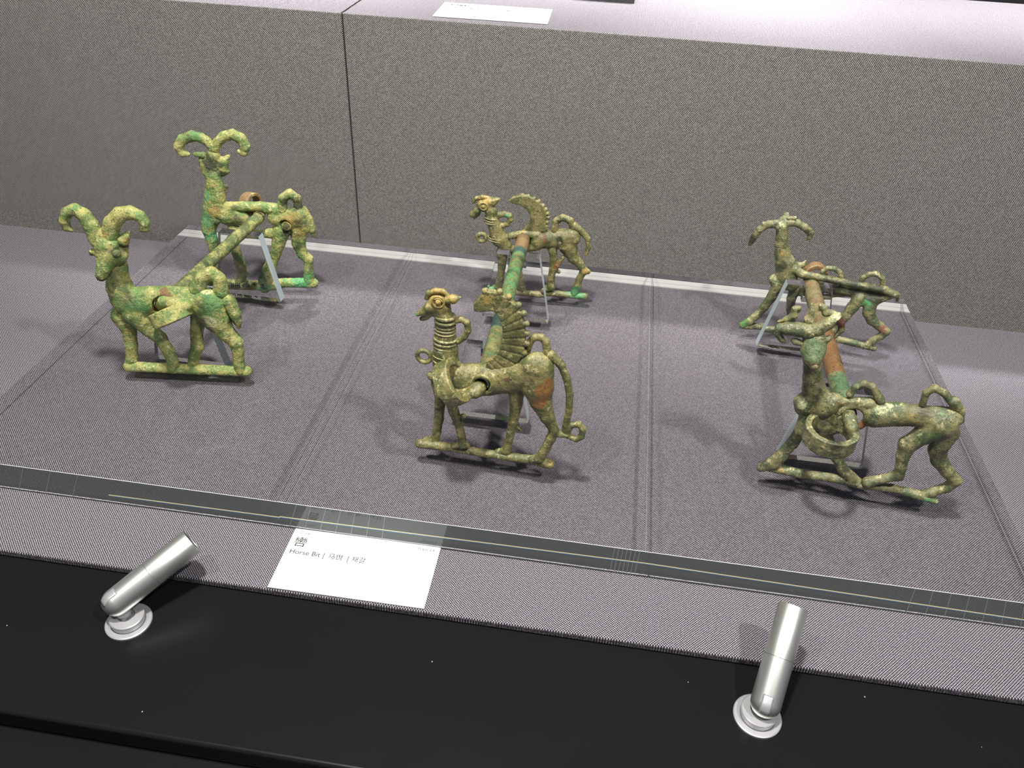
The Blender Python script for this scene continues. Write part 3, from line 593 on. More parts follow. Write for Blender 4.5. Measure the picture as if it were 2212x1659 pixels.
DATA['D']={"o":[0.3307,-0.071,0.0235],"yaw":0.0485,"parts":[["cheekpiece",[["s",[[7.7,54.1,0.0,7.5],[12.4,48.7,-0.0,5.4],[8.1,41.7,-0.0,4.3]]],["s",[[16.5,58.5,0.0,3.2],[29.1,62.0,-0.0,3.2],[40.3,61.0,0.0,4.6]]],["s",[[14.0,45.5,-0.0,3.6],[26.1,45.8,0.0,2.9],[40.9,51.2,-0.0,4.6]]],["s",[[41.4,55.4,0.0,7.1],[51.7,57.9,-0.0,8.1],[62.0,59.6,-0.0,9.0],[70.0,61.9,-0.0,8.8]]],["s",[[10.4,38.0,-1.0,4.5],[10.0,28.6,-1.0,3.6],[9.1,17.3,-1.0,3.3],[7.6,7.5,-1.0,3.5],[2.0,4.3,-1.0,2.8]]],["s",[[20.0,41.7,-2.0,3.2],[24.4,29.4,-2.0,3.3],[27.3,16.7,-2.0,3.3],[28.4,8.0,-2.0,4.1],[30.2,3.3,-2.0,4.1]]],["s",[[54.5,49.6,1.0,4.3],[56.4,39.8,1.0,3.4],[56.1,29.6,1.0,3.2],[55.4,20.0,1.0,3.3],[55.7,10.9,1.0,3.8],[49.7,7.7,1.0,2.8]]],["s",[[67.7,53.5,-0.0,8.8],[73.8,42.5,-0.0,5.4],[80.5,35.5,-0.0,3.7],[84.4,29.9,-0.0,3.5],[81.0,21.0,-0.0,3.0],[79.9,13.9,-0.0,3.5],[77.7,5.8,-0.0,3.5]]],["s",[[84.4,29.5,-0.0,3.2],[88.2,29.2,-0.0,2.5]]],["s",[[64.2,42.3,3.0,1.9],[60.3,34.0,3.0,2.0],[57.7,26.9,3.0,1.7]]],["s",[[61.8,28.2,3.0,1.9],[61.8,28.2,3.0,1.9]]],["s",[[6.2,54.8,-0.0,7.5],[2.9,65.1,-0.0,6.2],[-0.7,73.6,-0.0,5.3],[-1.2,80.6,0.0,5.3],[-5.0,85.8,0.0,4.8]]],["s",[[-8.7,85.5,-0.0,5.9],[-2.2,89.1,0.0,4.6],[2.9,91.3,-0.0,2.5],[5.0,92.2,0.0,1.4]]],["s",[[-14.0,80.8,1.0,3.3],[-17.7,76.6,1.0,2.4],[-19.1,74.7,1.0,1.4]]],["s",[[-13.5,77.6,-1.0,2.8],[-15.9,72.5,-1.0,1.4]]],["-s",[[27.6,54.6,-0.0,5.1],[28.8,64.5,20.0,4.9]]],["-s",[[60.3,62.5,8.0,2.1],[61.3,58.6,8.0,1.7]]]]],["neck_band",[["r",[-1.3,74.7,0.0,5.6],0.9,[0.08,1,0.02]]]],["neck_band",[["r",[-1.3,72.3,-0.0,5.6],0.9,[0.08,1,0.02]]]],["neck_band",[["r",[-1.0,70.4,0.0,5.8],0.9,[0.08,1,0.02]]]],["neck_band",[["r",[4.2,56.2,0.0,7.8],0.7,[0.08,1,0.02]]]],["neck_band",[["r",[4.3,54.2,0.0,7.9],0.7,[0.08,1,0.02]]]],["crest",[["s",[[-17.2,87.9,0.0,1.7],[-14.7,91.6,-0.0,1.9],[-9.2,93.2,-0.0,1.8],[-3.7,92.7,-0.0,1.7]]]]],["eye",[["r",[-7.8,86.4,4.5,3.3],0.7,[0,0,1]],["s",[[-7.8,86.2,4.0,1.7],[-7.8,86.2,4.0,1.7]]]]],["chest_ring",[["r",[-9.3,54.7,-0.0,3.6],2.0,[0,0,1]]]],["neck_loop",[["s",[[2.6,74.6,-0.0,2.4],[5.5,77.7,0.0,2.5],[10.6,79.0,0.0,2.6],[14.9,77.7,-0.0,2.6],[15.9,74.0,-0.0,2.5],[13.1,69.6,-0.0,2.2],[9.5,67.9,-0.0,2.1],[4.3,68.4,-0.0,2.1]]]]],["wing",[["p",[[13.3,91.5],[16.5,94.7],[22.9,97.1],[29.4,97.8],[35.0,95.2],[39.9,92.5],[44.5,88.6],[46.8,84.2],[47.2,77.9],[47.0,72.3],[49.5,67.7],[43.8,64.0],[32.8,60.7],[19.4,58.3],[27.4,65.1],[31.5,71.0],[33.3,76.0],[32.6,80.6],[29.2,85.1],[24.1,88.4],[16.7,89.6]],2.2,-1],["s",[[25.1,97.1,-1.0,1.9],[25.1,97.1,-1.0,1.9]]],["s",[[30.4,96.7,-1.0,1.9],[30.4,96.7,-1.0,1.9]]],["s",[[35.5,95.1,-1.0,1.9],[35.5,95.1,-1.0,1.9]]],["s",[[39.6,92.7,-1.0,1.9],[39.6,92.7,-1.0,1.9]]],["s",[[43.5,89.3,-1.0,1.9],[43.5,89.3,-1.0,1.9]]],["s",[[46.1,85.7,-1.0,1.9],[46.1,85.7,-1.0,1.9]]],["s",[[47.8,82.3,-1.0,1.9],[47.8,82.3,-1.0,1.9]]],["s",[[48.8,78.4,-1.0,1.9],[48.8,78.4,-1.0,1.9]]],["s",[[48.0,74.0,-1.0,2.0],[48.0,74.0,-1.0,2.0]]],["s",[[47.5,70.0,-1.0,2.0],[47.5,70.0,-1.0,2.0]]]]],["loop",[["s",[[55.1,67.1,-0.0,3.2],[55.7,75.9,-0.0,3.1],[61.2,79.9,-0.0,3.1],[67.9,77.7,-0.0,3.1],[71.4,70.9,-0.0,2.9]]]]],["tail",[["s",[[71.9,73.3,-0.0,3.3],[79.8,67.6,0.0,2.8],[84.8,61.6,0.0,2.5],[86.4,54.4,0.0,2.3],[84.7,46.8,0.0,2.1]]]]],["knob",[["s",[[60.5,57.9,6.0,2.1],[61.6,53.0,5.0,2.0]]]]],["base_bar",[["s",[[-1.0,4.6,-0.0,2.7],[28.0,3.6,0.0,2.7],[43.7,3.4,-0.0,3.0],[63.1,3.8,-0.0,2.8],[74.8,3.5,-0.0,2.9],[87.6,3.4,-0.0,3.1]]]]]],"stain":[[[-6.1,92.1,4.0,10.8],[0.42,0.3,0.08],0.8],[[13.0,78.0,2.0,5.1],[0.1,0.36,0.14],0.6],[[78.6,6.3,4.0,15.4],[0.1,0.36,0.14],0.7],[[0.9,8.2,3.0,6.2],[0.1,0.36,0.14],0.7],[[62.5,47.0,6.0,6.0],[0.035,0.04,0.018],1],[[60.6,61.6,6.0,3.7],[0.035,0.04,0.018],1.1],[[61.5,76.5,2.0,7.3],[0.035,0.04,0.018],0.7],[[59.7,34.2,6.0,6.0],[0.22,0.1,0.04],1],[[61.5,29.7,6.0,3.0],[0.035,0.04,0.018],1],[[86.3,30.8,3.0,4.5],[0.42,0.3,0.08],0.8],[[45.3,60.4,8.0,11.8],[0.22,0.1,0.04],0.5],[[65.0,63.7,8.0,8.8],[0.22,0.1,0.04],0.5],[[25.6,64.9,4.0,8.8],[0.42,0.3,0.08],0.5]]}
DATA['E']={"o":[0.5579,-0.0906,0.0235],"yaw":-0.1208,"parts":[["cheekpiece",[["s",[[13.4,101.0,0.0,5.1],[14.4,104.8,-3.0,4.4],[15.5,108.2,-8.0,2.8]]],["s",[[7.8,102.5,-1.0,3.5],[19.0,106.0,-1.0,3.6]]],["s",[[14.4,96.9,0.0,4.8],[16.3,87.0,0.0,5.3],[18.7,78.8,0.0,6.3],[23.3,70.0,-0.0,8.1],[25.3,61.5,0.0,7.9]]],["s",[[29.4,68.4,0.0,4.5],[35.0,64.1,0.0,3.8]]],["s",[[17.8,53.8,0.0,4.7],[22.3,49.1,0.0,4.7],[24.8,55.1,0.0,6.8]]],["s",[[28.0,58.4,0.0,7.9],[31.4,53.6,-0.0,6.1]]],["s",[[31.2,67.1,2.0,3.7],[38.1,63.7,2.0,3.4],[50.4,63.3,2.0,2.8],[65.7,62.6,2.0,2.8],[88.4,61.4,2.0,3.1],[103.3,61.3,2.0,3.3],[113.7,58.4,2.0,2.9]]],["s",[[56.8,54.0,-3.0,4.5],[72.0,54.1,-3.0,5.1],[87.5,52.9,-3.0,5.8],[100.0,53.9,-3.0,5.6],[110.1,54.9,-3.0,4.1]]],["s",[[37.7,47.1,-4.0,3.8],[48.1,42.6,-4.0,2.3],[66.6,46.1,-4.0,2.3],[84.3,51.3,-4.0,3.0]]],["s",[[91.0,47.9,-1.0,6.4],[99.6,49.5,-1.0,5.2],[111.0,56.2,-1.0,3.3]]],["s",[[87.5,49.2,1.0,5.2],[85.0,40.5,1.0,4.8],[82.1,31.6,1.0,4.1],[79.1,22.9,1.0,3.5],[76.9,15.3,1.0,2.9],[76.8,9.5,1.0,3.0]]],["s",[[97.8,45.2,-0.0,5.6],[99.0,37.1,0.0,5.0],[103.5,30.6,-0.0,4.2],[110.5,26.3,0.0,3.6],[116.8,22.1,0.0,3.7],[114.9,17.7,-0.0,3.2],[110.3,12.5,0.0,2.9],[106.7,6.3,0.0,3.2]]],["s",[[106.8,5.9,0.0,2.7],[112.4,3.9,0.0,2.0]]],["s",[[21.6,47.2,0.0,5.0],[20.0,38.5,0.0,4.2],[16.1,27.4,-0.0,3.7],[11.8,17.9,0.0,3.3],[6.9,10.2,0.0,3.6],[1.8,5.2,0.0,3.2]]],["s",[[35.7,48.7,-2.0,4.6],[35.0,39.4,-2.0,3.8],[36.3,30.2,-2.0,3.5],[39.1,21.3,-2.0,3.3],[43.3,10.5,-2.0,3.3]]],["s",[[33.2,68.9,-4.0,2.3],[37.7,69.2,-4.0,2.1],[38.9,73.4,-4.0,0.7]]],["-s",[[88.3,60.1,9.0,4.4],[102.7,61.0,9.0,2.2]]]]],["horn",[["s",[[8.5,102.9,-1.0,3.4],[2.1,101.4,-1.0,3.1],[-2.9,96.3,-1.0,3.1],[-5.9,89.7,-1.0,2.8],[-7.6,82.5,-1.0,1.9]]],["s",[[-1.0,101.8,0.0,2.1],[0.9,103.1,-0.0,0.7]]]]],["horn",[["s",[[18.2,105.9,-1.0,3.3],[24.9,105.9,-1.0,3.0],[30.9,103.3,-1.0,3.0],[36.1,99.6,-1.0,2.8],[36.5,95.5,-1.0,2.0],[34.6,93.2,-1.0,1.0]]],["s",[[16.7,109.4,0.0,1.6],[21.2,110.5,-0.0,1.6]]]]],["ear",[["s",[[9.8,102.2,4.0,1.8],[8.5,106.9,4.0,0.7]]]]],["loop",[["s",[[53.9,63.5,0.0,1.9],[53.8,68.2,0.0,1.9],[56.7,71.4,0.0,2.0],[61.7,72.3,0.0,2.1],[67.0,69.4,0.0,2.1],[69.9,64.2,-0.0,2.1]]]]],["loop",[["s",[[85.0,63.5,0.0,2.1],[85.9,68.2,0.0,2.1],[89.3,71.7,0.0,2.1],[94.4,73.3,-0.0,2.2],[100.1,70.2,0.0,2.2],[102.3,64.0,0.0,2.2]]]]],["tail",[["s",[[114.0,58.2,0.0,2.5],[116.3,56.0,0.0,1.9],[117.0,52.1,0.0,1.2]]]]],["base_bar",[["s",[[3.2,4.3,0.0,2.8],[16.5,7.2,-0.0,3.0],[29.4,7.8,0.0,3.0],[48.7,7.9,0.0,2.8],[80.6,7.2,0.0,3.0],[96.7,6.0,0.0,2.9],[112.8,4.0,0.0,2.5]]]]]],"stain":[[[-8.5,87.3,2.0,7.0],[0.035,0.04,0.018],1],[[12.6,104.3,4.0,6.9],[0.55,0.58,0.3],0.5],[[18.3,79.9,6.0,4.7],[0.42,0.3,0.08],0.8],[[21.9,71.0,6.0,7.8],[0.035,0.04,0.018],0.7],[[18.8,54.3,4.0,6.4],[0.55,0.58,0.3],0.5],[[98.1,57.6,6.0,11.6],[0.035,0.04,0.018],1.2],[[81.9,57.2,6.0,9.3],[0.035,0.04,0.018],1.1],[[63.4,56.4,6.0,12.5],[0.035,0.04,0.018],1.1],[[94.0,46.7,4.0,7.1],[0.1,0.36,0.14],0.8],[[49.2,67.8,4.0,4.7],[0.42,0.3,0.08],0.6],[[94.2,66.4,4.0,5.4],[0.55,0.58,0.3],0.6],[[113.7,25.6,4.0,5.6],[0.25,0.1,0.05],0.9],[[2.4,8.7,4.0,6.7],[0.1,0.25,0.07],0.8],[[37.1,36.0,3.0,4.8],[0.035,0.04,0.018],0.8],[[35.4,102.1,2.0,6.1],[0.035,0.04,0.018],0.7]]}
DATA['F']={"o":[0.5549,-0.2789,0.0235],"yaw":-0.1072,"parts":[["cheekpiece",[["s",[[9.6,114.7,6.0,7.3],[10.1,109.1,8.0,7.3],[10.9,105.6,11.0,5.2],[12.3,102.7,13.0,3.2]]],["s",[[11.6,101.1,-0.0,5.7],[14.3,92.3,0.0,5.4],[16.1,85.2,0.0,5.9],[18.9,77.2,-0.0,7.1],[23.1,69.3,0.0,9.0]]],["s",[[13.5,64.9,-0.0,4.4],[15.6,59.7,0.0,4.1],[19.4,54.9,-0.0,3.8]]],["s",[[19.0,65.1,-0.0,8.8],[27.4,65.9,0.0,9.7],[33.7,70.7,0.0,5.0]]],["s",[[23.6,54.0,-1.0,6.8],[35.6,47.6,-1.0,6.0],[42.4,48.1,-1.0,3.0]]],["s",[[34.8,69.8,0.0,2.9],[44.1,72.5,0.0,2.7],[54.0,73.1,0.0,4.1]]],["s",[[60.0,65.1,-0.0,9.3],[72.7,68.5,0.0,8.4],[84.6,69.9,0.0,7.5],[96.7,70.0,0.0,9.1],[102.3,72.4,0.0,7.7]]],["s",[[98.0,67.4,2.0,10.6],[91.4,58.0,2.0,6.6],[84.9,48.3,2.0,6.0],[85.0,37.8,2.0,4.2],[86.6,28.6,2.0,3.6],[87.0,21.4,2.0,3.8],[79.7,16.7,2.0,2.9],[70.9,10.8,2.0,3.9]]],["s",[[104.3,59.9,-1.0,8.2],[104.0,46.0,-1.0,5.7],[107.8,37.6,-1.0,5.1],[115.3,30.0,-1.0,4.4],[122.7,23.5,-1.0,3.8],[119.1,16.3,-1.0,3.3],[112.4,10.4,-1.0,3.3],[106.3,5.4,-1.0,3.2]]],["s",[[20.6,51.8,-0.0,5.3],[19.5,42.1,0.0,4.1],[16.9,30.7,0.0,4.0],[12.5,18.5,-0.0,4.1],[8.6,10.0,0.0,4.9],[1.9,4.4,0.0,3.4]]],["s",[[32.9,44.6,-1.0,4.7],[41.4,32.5,-1.0,3.9],[47.5,24.3,-1.0,3.7],[53.3,15.9,-1.0,3.5],[59.4,10.0,-1.0,4.2],[67.4,5.5,-1.0,3.4]]],["-s",[[52.6,46.3,-20.0,7.2],[41.6,74.4,20.0,6.6]]],["r",[47.1,61.1,1.0,8.8],2.3,[0,0,1]]]],["horn",[["s",[[5.6,120.8,6.0,4.9],[-1.7,121.3,6.0,4.3],[-8.0,120.6,6.0,3.9],[-12.3,120.0,6.0,2.8],[-12.4,115.8,6.0,2.2],[-9.2,112.1,6.0,1.8],[-6.9,110.9,6.0,1.1]]]]],["horn",[["s",[[8.4,122.4,6.0,4.4],[14.0,128.3,6.0,3.6],[17.6,132.4,6.0,3.1],[21.0,130.1,6.0,2.2],[22.4,125.6,6.0,1.9],[20.2,119.8,6.0,1.1]]]]],["antler_tine",[["s",[[-13.0,121.5,1.0,1.1],[-9.1,124.0,1.0,1.9],[-5.4,127.4,1.0,2.4],[-6.1,131.9,1.0,1.9],[-4.0,133.0,1.0,1.4],[-2.8,130.6,1.0,0.8]]]]],["antler_tine",[["s",[[19.7,133.2,1.0,1.1],[15.4,133.3,1.0,1.9],[11.8,132.4,1.0,2.2],[9.5,136.0,1.0,1.9],[8.1,136.9,1.0,1.4],[7.7,133.7,1.0,0.9]]]]],["forelock",[["s",[[5.4,122.3,2.0,3.8],[3.5,126.8,2.0,3.0],[3.3,132.5,2.0,2.0],[2.5,137.1,2.0,1.1]]]]],["ear",[["s",[[2.5,112.4,7.0,1.9],[-1.4,113.1,7.0,2.2],[-4.3,113.9,7.0,0.6]]]]],["ear",[["s",[[14.7,114.9,7.0,1.7],[16.6,118.9,7.0,1.9],[17.4,122.0,7.0,0.5]]]]],["nose",[["s",[[12.5,102.0,13.0,2.9],[12.5,102.4,14.0,2.7]]]]],["loop",[["s",[[41.1,77.3,0.0,2.5],[42.7,83.6,-0.0,2.3],[46.7,86.9,-0.0,2.4],[52.0,85.5,0.0,2.4],[59.4,77.1,0.0,3.0]]]]],["loop",[["s",[[84.0,79.0,-0.0,2.1],[83.4,88.0,0.0,2.2],[86.8,92.4,-0.0,2.4],[93.3,89.7,-0.0,2.4],[101.8,82.1,-0.0,2.6]]]]],["tail",[["s",[[100.4,85.0,-0.0,3.6],[106.3,78.8,-0.0,2.7],[109.1,71.9,-0.0,1.9]]]]],["base_bar",[["s",[[6.2,6.2,0.0,3.4],[29.4,5.3,-0.0,3.2],[51.6,7.2,0.0,3.2],[69.8,6.1,-0.0,3.2],[86.9,8.0,-0.0,2.9],[104.0,6.7,-0.0,3.3],[116.1,4.1,0.0,2.4]]]]]],"stain":[[[10.1,111.6,12.0,9.9],[0.13,0.2,0.09],1],[[12.1,103.3,14.0,3.5],[0.06,0.015,0.015],1.3],[[9.9,90.9,4.0,6.9],[0.035,0.04,0.018],0.9],[[10.5,74.9,4.0,6.1],[0.035,0.04,0.018],0.8],[[21.1,75.1,10.0,9.5],[0.035,0.04,0.018],0.8],[[21.0,130.9,8.0,5.7],[0.1,0.03,0.02],1.2],[[16.7,133.1,6.0,4.9],[0.55,0.58,0.3],1.2],[[13.4,66.0,6.0,5.3],[0.55,0.58,0.3],0.8],[[55.1,56.3,4.0,7.0],[0.22,0.1,0.04],1],[[37.3,71.5,6.0,4.3],[0.22,0.1,0.04],0.7],[[62.1,74.1,6.0,10.3],[0.55,0.58,0.3],0.5],[[17.7,34.6,3.0,10.1],[0.035,0.04,0.018],0.9],[[96.6,62.5,6.0,9.4],[0.1,0.25,0.07],0.6],[[95.7,81.9,6.0,5.9],[0.1,0.25,0.07],0.5],[[84.1,90.1,2.0,6.7],[0.035,0.04,0.018],0.6],[[79.2,71.5,6.0,8.5],[0.42,0.3,0.08],0.5],[[113.2,6.4,3.0,5.5],[0.1,0.36,0.14],0.6],[[13.3,7.1,4.0,5.7],[0.42,0.3,0.08],0.5]]}
DATA['bars']={"AB":[[0.1105,-0.2433,0.0822],[0.131,-0.1064,0.0936],5.2,5.0],"CD":[[0.3619,-0.2991,0.086],[0.3591,-0.0716,0.0811],5.6,6.0],"EF":[[0.5984,-0.2826,0.0845],[0.6049,-0.0963,0.0782],6.2,6.6]}
DATA['scroll']={"AB":[{"c":[0.1223,-0.253,0.0811],"R":12.4,"hw":5.6,"ht":2.6,"ax":[-0.473,0.291,0.832],"link":[[0.112,-0.2452,0.0845,5.0],[0.118,-0.2495,0.09,5.4],[0.1334,-0.2507,0.0899,5.3],[0.1302,-0.2521,0.0854,5.9],[0.1165,-0.2537,0.078,5.6]]},{"c":[0.1189,-0.0934,0.0987],"R":8.8,"hw":5.0,"ht":1.6,"ax":[0.935,-0.341,0.101],"link":[[0.13,-0.1035,0.0949,5.3],[0.1245,-0.0964,0.0956,4.4]]}],"CD":[{"c":[0.3451,-0.3134,0.0954],"R":12.9,"hw":5.4,"ht":2.4,"ax":[0.842,-0.005,0.54],"link":[[0.3618,-0.3011,0.0869,4.6],[0.3605,-0.3081,0.0891,4.9],[0.3593,-0.311,0.0881,4.7]]},{"c":[0.3572,-0.0577,0.0742],"R":5.3,"hw":4.0,"ht":1.6,"ax":[0.258,-0.943,0.212],"link":[[0.3586,-0.0696,0.0777,3.5],[0.358,-0.0616,0.0754,3.2]]}],"EF":[{"c":[0.5873,-0.2975,0.0778],"R":14.7,"hw":6.2,"ht":2.0,"ax":[-0.005,-0.05,0.999],"link":[[0.5985,-0.2836,0.0865,4.2],[0.5981,-0.2916,0.0871,4.0],[0.5985,-0.2977,0.0853,3.6],[0.5999,-0.2989,0.0803,3.1]]},{"c":[0.6089,-0.0857,0.0824],"R":8.0,"hw":5.0,"ht":2.0,"ax":[0.028,-0.995,0.098],"link":[[0.6047,-0.0963,0.079,4.5],[0.6057,-0.0904,0.0814,3.8]]}]}

def tube_mesh(name, a, b, ra, rb, stains_fn, seed, octagon=0.0, n=28, m=70):
    a, b = Vector(a), Vector(b)
    ax = (b - a); L = ax.length; ax.normalize()
    up = Vector((0, 0, 1)); s = ax.cross(up).normalized(); u = s.cross(ax)
    V, F, Cc = [], [], []
    for i in range(m + 1):
        t = i / m
        for k in range(n):
            th = 2 * math.pi * k / n
            r = (ra + (rb - ra) * t)
            if octagon:
                r *= 1 + octagon * (abs(math.cos(2 * th)) - 0.5)
            p = a + ax * (L * t) + (s * math.cos(th) + u * math.sin(th)) * r * 0.001
            q = p * 1000
            d = noise.noise((q.x * .3 + seed, q.y * .3, q.z * .3)) * .18 + noise.noise((q.x * .9, q.y * .9, q.z * .9 + seed)) * .1
            p = p + (s * math.cos(th) + u * math.sin(th)) * d * 0.001
            V.append(p); Cc.append(stains_fn(t, th))
    for i in range(m):
        for k in range(n):
            k2 = (k + 1) % n
            F.append((i * n + k, i * n + k2, (i + 1) * n + k2, (i + 1) * n + k))
    F.append(tuple(range(n - 1, -1, -1))); F.append(tuple(m * n + k for k in range(n)))
    me = bpy.data.meshes.new(name)
    me.from_pydata(V, [], F)
    for p in me.polygons: p.use_smooth = len(p.vertices) == 4
    at = me.color_attributes.new('stain', 'FLOAT_COLOR', 'POINT')
    at.data.foreach_set('color', np.array(Cc, np.float32).ravel())
    return me

def horse_bit(front, back, bar, mat, label, stains_fn, octagon, seed):
    fo, bo = DATA[front]['o'], DATA[back]['o']
    br = DATA['bars'][bar]
    c = ((br[0][0] + br[1][0]) / 2, (br[0][1] + br[1][1]) / 2, T)
    root = empty('horse_bit', c)
    tag(root, label, 'horse bit', 'bronze horse bits')
    off = Vector(c)
    for k in (front, back):
        D = DATA[k]
        host = None
        for j, (name, ops) in enumerate(D['parts']):
            small = name not in ('cheekpiece',)
            h = {'cheekpiece': 0.6, 'wing': 0.5, 'inscription': 0.3, 'eye': 0.35, 'knob': 0.4, 'nose': 0.4, 'crest': 0.45, 'neck_bands': 0.4, 'chest_ring': 0.45}.get(name, 0.5)
            blend = {'cheekpiece': 1.3, 'wing': 0.3, 'inscription': 0.2}.get(name, 0.8)
            rough = {'inscription': 0.0, 'eye': 0.05, 'wing': 0.06}.get(name, {'A': 0.18, 'B': 0.30, 'C': 0.10, 'D': 0.12, 'E': 0.14, 'F': 0.11}[k])
            me = sdf_mesh(name, ops, h, blend, rough, seed + j, D['stain'])
            mt = {'inscription': M['ink'], 'padding': M['white_pad']}.get(name, mat)
            if host is None:
                host = link_mesh(name, me, mt, root, Vector(D['o']) - off, D['yaw'])
            else:
                o = link_mesh(name, me, mt, host)
                if name == 'inscription': o['label'] = 'black ink inventory inscription'; o['kind'] = 'stuff'
                if name == 'padding': o['label'] = 'white padding inside the bar hole'
                if name == 'nose': o['label'] = 'dark red glossy nose tip'
    bar_me = tube_mesh('mouthpiece_bar', Vector(br[0]) - off, Vector(br[1]) - off, br[2], br[3], stains_fn, seed, octagon)
    bo_ = link_mesh('mouthpiece_bar', bar_me, mat, root)
    for sdata in DATA['scroll'][bar]:
        cc = (Vector(sdata['c']) - off) * 1000
        ops = [['band', list(cc), sdata['R'], sdata['hw'], sdata['ht'], sdata['ax']]]
        lk = [[*((Vector(p[:3]) - off) * 1000), p[3]] for p in sdata['link']]
        ops.append(['s', lk])
        sts = []
        if sdata is DATA['scroll'][bar][1]: sts = [[list(cc) + [40.0], (0.24, 0.12, 0.05), 0.75]]      # rear scrolls: red-brown copper
        me = sdf_mesh('scroll_end', ops, 0.5, 1.5, 0.14, seed + 31, sts, False)
        link_mesh('scroll_end', me, mat, bo_)
    return root

def none(t, th): return (0, 0, 0, 0)
def st_green(t, th): return (0.09, 0.12, 0.04, 0.62)
def st_mid(t, th):
    if t < .30: return (0.10, 0.20, 0.09, .45)
    if t < .38: return (0.012, 0.05, 0.05, 1.0)
    if t < .84: return (0.13, 0.33, 0.13, .6)
    if t < .88: return (0.03, 0.10, 0.09, .9)
    return (0.26, 0.16, 0.08, .9)
def st_brown(t, th):
    if t < .22: return (0.10, 0.22, 0.10, .55)
    return (0.22, 0.10, 0.035, .8) if t < .6 else (0.24, 0.15, 0.07, .6)
horse_bit('A', 'B', 'AB', M['bitA'], 'bright yellow-green bronze horse bit with two curl-horned rams on the left slab', st_green, 0, 1)
horse_bit('C', 'D', 'CD', M['bitC'], 'olive bronze horse bit with two winged beaked creatures on the middle slab', st_mid, 0, 40)
horse_bit('F', 'E', 'EF', M['bitE'], 'dark olive bronze horse bit with striding horned goats and reddish bar on the right slab', st_brown, .04, 80)

# ------------------------------------------------------------------ cards
def text_part(name, body, size, x, y, z, parent, mat, shear=0.0):
    cu_ = bpy.data.curves.new(name, 'FONT')
    cu_.body = body; cu_.size = size; cu_.extrude = 0.00004; cu_.resolution_u = 3
    tmp = bpy.data.objects.new(name, cu_)
    C.objects.link(tmp)
    dg = bpy.context.evaluated_depsgraph_get()
    me = bpy.data.meshes.new_from_object(tmp.evaluated_get(dg))
    bpy.data.objects.remove(tmp)
    o = link_mesh(name, me, mat, parent, (x, y, z))
    return o

def card(x, y, z, w, h, rz, label, lines):
    t = empty('label_card', (x, y, z), rz)
    tag(t, label, 'card')
    bm_obj('card_sheet', box_bm(0, w, -h, 0, 0.0, 0.0008, 0.0001, 1), M['card'], t)
    for body, size, tx, ty in lines:
        text_part('lettering', body, size, tx, ty, 0.00086, t, M['ink'])['kind'] = 'stuff'
    return t
card(0.2500, -0.3684, 0.0004, 0.0981, 0.0495, 0.0087, 'white label card headed Horse Bit on the grey fabric before the middle slab',
     [('くつわ', 0.0027, 0.0040, -0.0046), ('轡', 0.0088, 0.0030, -0.0142), ('Horse Bit', 0.0052, 0.0030, -0.0213), ('|', 0.0056, 0.0250, -0.0215), ('马辔', 0.0050, 0.0285, -0.0213), ('|', 0.0056, 0.0410, -0.0215), ('재갈', 0.0050, 0.0440, -0.0213), ('TJ-625-3,4', 0.0026, 0.0836, -0.0046)])
card(0.2597, 0.0660, H + 0.0004, 0.0995, 0.0560, 0.03, 'small white label card lying on top of the tall plinth at the top edge',
     [('竿頭飾', 0.0070, 0.0050, -0.0120), ('Finial', 0.0060, 0.0040, -0.0210), ('|', 0.0060, 0.0210, -0.0210), ('竿头饰', 0.0055, 0.0255, -0.0210), ('|', 0.0060, 0.0445, -0.0210), ('간두령', 0.0055, 0.0490, -0.0210)])

o = bm_obj('acrylic_riser', box_bm(0.25, 0.4320, 0.1255, 0.255, 0.0, 0.022, 0.0003, 1), M['acrylic'], None, (0, 0, H + 0.0003))
tag(o, 'clear acrylic riser on the tall plinth behind the upper card', 'riser')

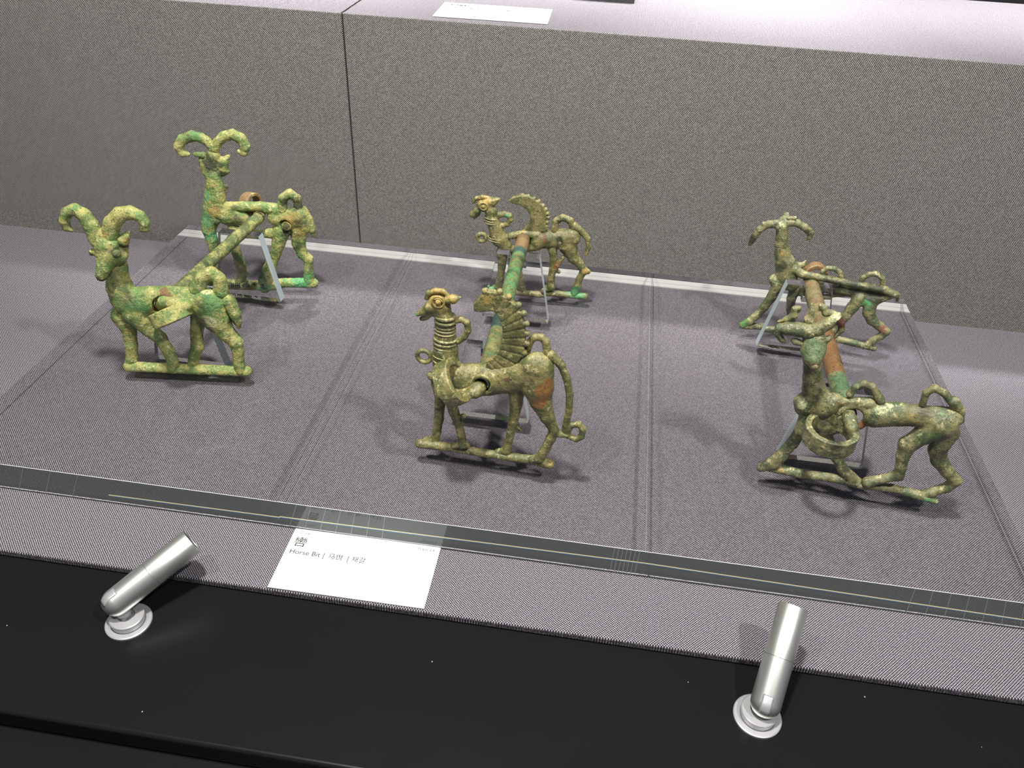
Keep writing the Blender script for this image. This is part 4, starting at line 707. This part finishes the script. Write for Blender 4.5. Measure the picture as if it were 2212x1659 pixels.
# ------------------------------------------------------------------ spotlights
def spotlight(base, bot, top, r, label):
    root = empty('spotlight', base)
    tag(root, label, 'spotlight', 'small silver spotlights on the black ledge')
    b0 = Vector(base)
    bm_obj('flange', lathe_bm([(0, 0), (0.0132, 0), (0.0132, 0.0012), (0.0126, 0.0016), (0.0098, 0.0016), (0.0098, 0.0008), (0, 0.0008)]), M['pale_metal'], root, smooth=False)
    bm_obj('collar', lathe_bm([(0, 0.0008), (0.0095, 0.0008), (0.0095, 0.0040), (0.0099, 0.0043), (0.0099, 0.0062), (0.0094, 0.0066), (0.0048, 0.0066), (0.0042, 0.0055), (0, 0.0055)]), M['pale_metal'], root, smooth=False)
    P, Q = Vector(bot) - b0, Vector(top) - b0
    ax = (Q - P).normalized(); L = (Q - P).length
    prof = [(0.0037, 0), (0.0037, 0.004)]
    stem_top = P - Vector((0, 0, r * 0.35))
    st = Vector((0, 0, 0.0050)); d = stem_top - st
    bm_obj('swivel_stem', lathe_bm([(0, 0), (0.0040, 0), (0.0043, d.length * 0.5), (0.0036, d.length), (0, d.length)], 32, d, st), M['pale_metal'], root, smooth=True)
    pr = [(0, -r * 0.95)] + [(r * math.sin(a), -r * 0.95 * math.cos(a)) for a in [R(q) for q in range(10, 91, 10)]] + [(r, L * 0.46 - 0.0002), (r * 0.97, L * 0.46)]
    body = bm_obj('lamp_body', lathe_bm(pr + [(0, L * 0.46)], 64, ax, P), M['silver'], root, smooth=True)
    h0 = L * 0.46 + 0.00025
    bar = bm_obj('front_barrel', lathe_bm([(r * 0.97, h0 - 0.0002), (r, h0), (r, L - 0.0004), (r * 0.97, L), (r * 0.93, L), (r * 0.93, L - 0.012), (0, L - 0.012)], 64, ax, P), M['silver'], root, smooth=True)
    for q in (body, bar):
        md = q.modifiers.new('es', 'EDGE_SPLIT'); md.split_angle = R(35)
    bp = []
    for k in range(6):
        z = L - 0.0006 - k * 0.0016
        bp += [(r * 0.93, z), (r * 0.80, z - 0.0008)]
    bm_obj('baffle', lathe_bm(bp, 48, ax, P), M['baffle'], bar, smooth=False)
    # flat wrench face near the rounded end
    side = ax.cross(Vector((0, 0, 1))).normalized(); up = side.cross(ax)
    bm = bmesh.new()
    rows = []
    for i in range(9):
        q = -0.68 + 1.2 * i / 8
        row = []
        for k in range(7):
            a_ = (-0.36 + 0.72 * k / 6)
            h_ = math.sqrt(max(1 - a_ * a_ - (q * q if q < 0 else 0), 0.02)) * 1.015
            row.append(bm.verts.new(P + side * r * a_ + ax * r * q + up * r * h_))
        rows.append(row)
    for ra, rb in zip(rows, rows[1:]):
        for k in range(6): bm.faces.new((ra[k], ra[k + 1], rb[k + 1], rb[k]))
    ext = bmesh.ops.extrude_face_region(bm, geom=bm.faces[:])
    for v in [g for g in ext['geom'] if isinstance(g, bmesh.types.BMVert)]: v.co -= (v.co - P) * 0.06
    bm_obj('flat_notch', bm, M['pale_metal'], body, smooth=True)
    return root
spotlight((0.1775, -0.4518, -0.006), (0.1728, -0.4502, 0.0098), (0.2045, -0.4125, 0.0271), 0.0084, 'silver cylinder spotlight on the black ledge left of the white card')
spotlight((0.5444, -0.4508, -0.006), (0.5463, -0.4505, 0.0071), (0.5589, -0.4084, 0.0391), 0.0082, 'silver cylinder spotlight on the black ledge at the lower right')

# ------------------------------------------------------------------ metres -> scene units
for o in list(scene.objects):
    if o.parent is None and o.type in ('MESH', 'EMPTY'):
        o.location = o.location * UNIT
        o.scale = (UNIT, UNIT, UNIT)
    if o.type == 'MESH' and not o.cycles.is_caustics_caster:
        o.cycles.is_caustics_receiver = True
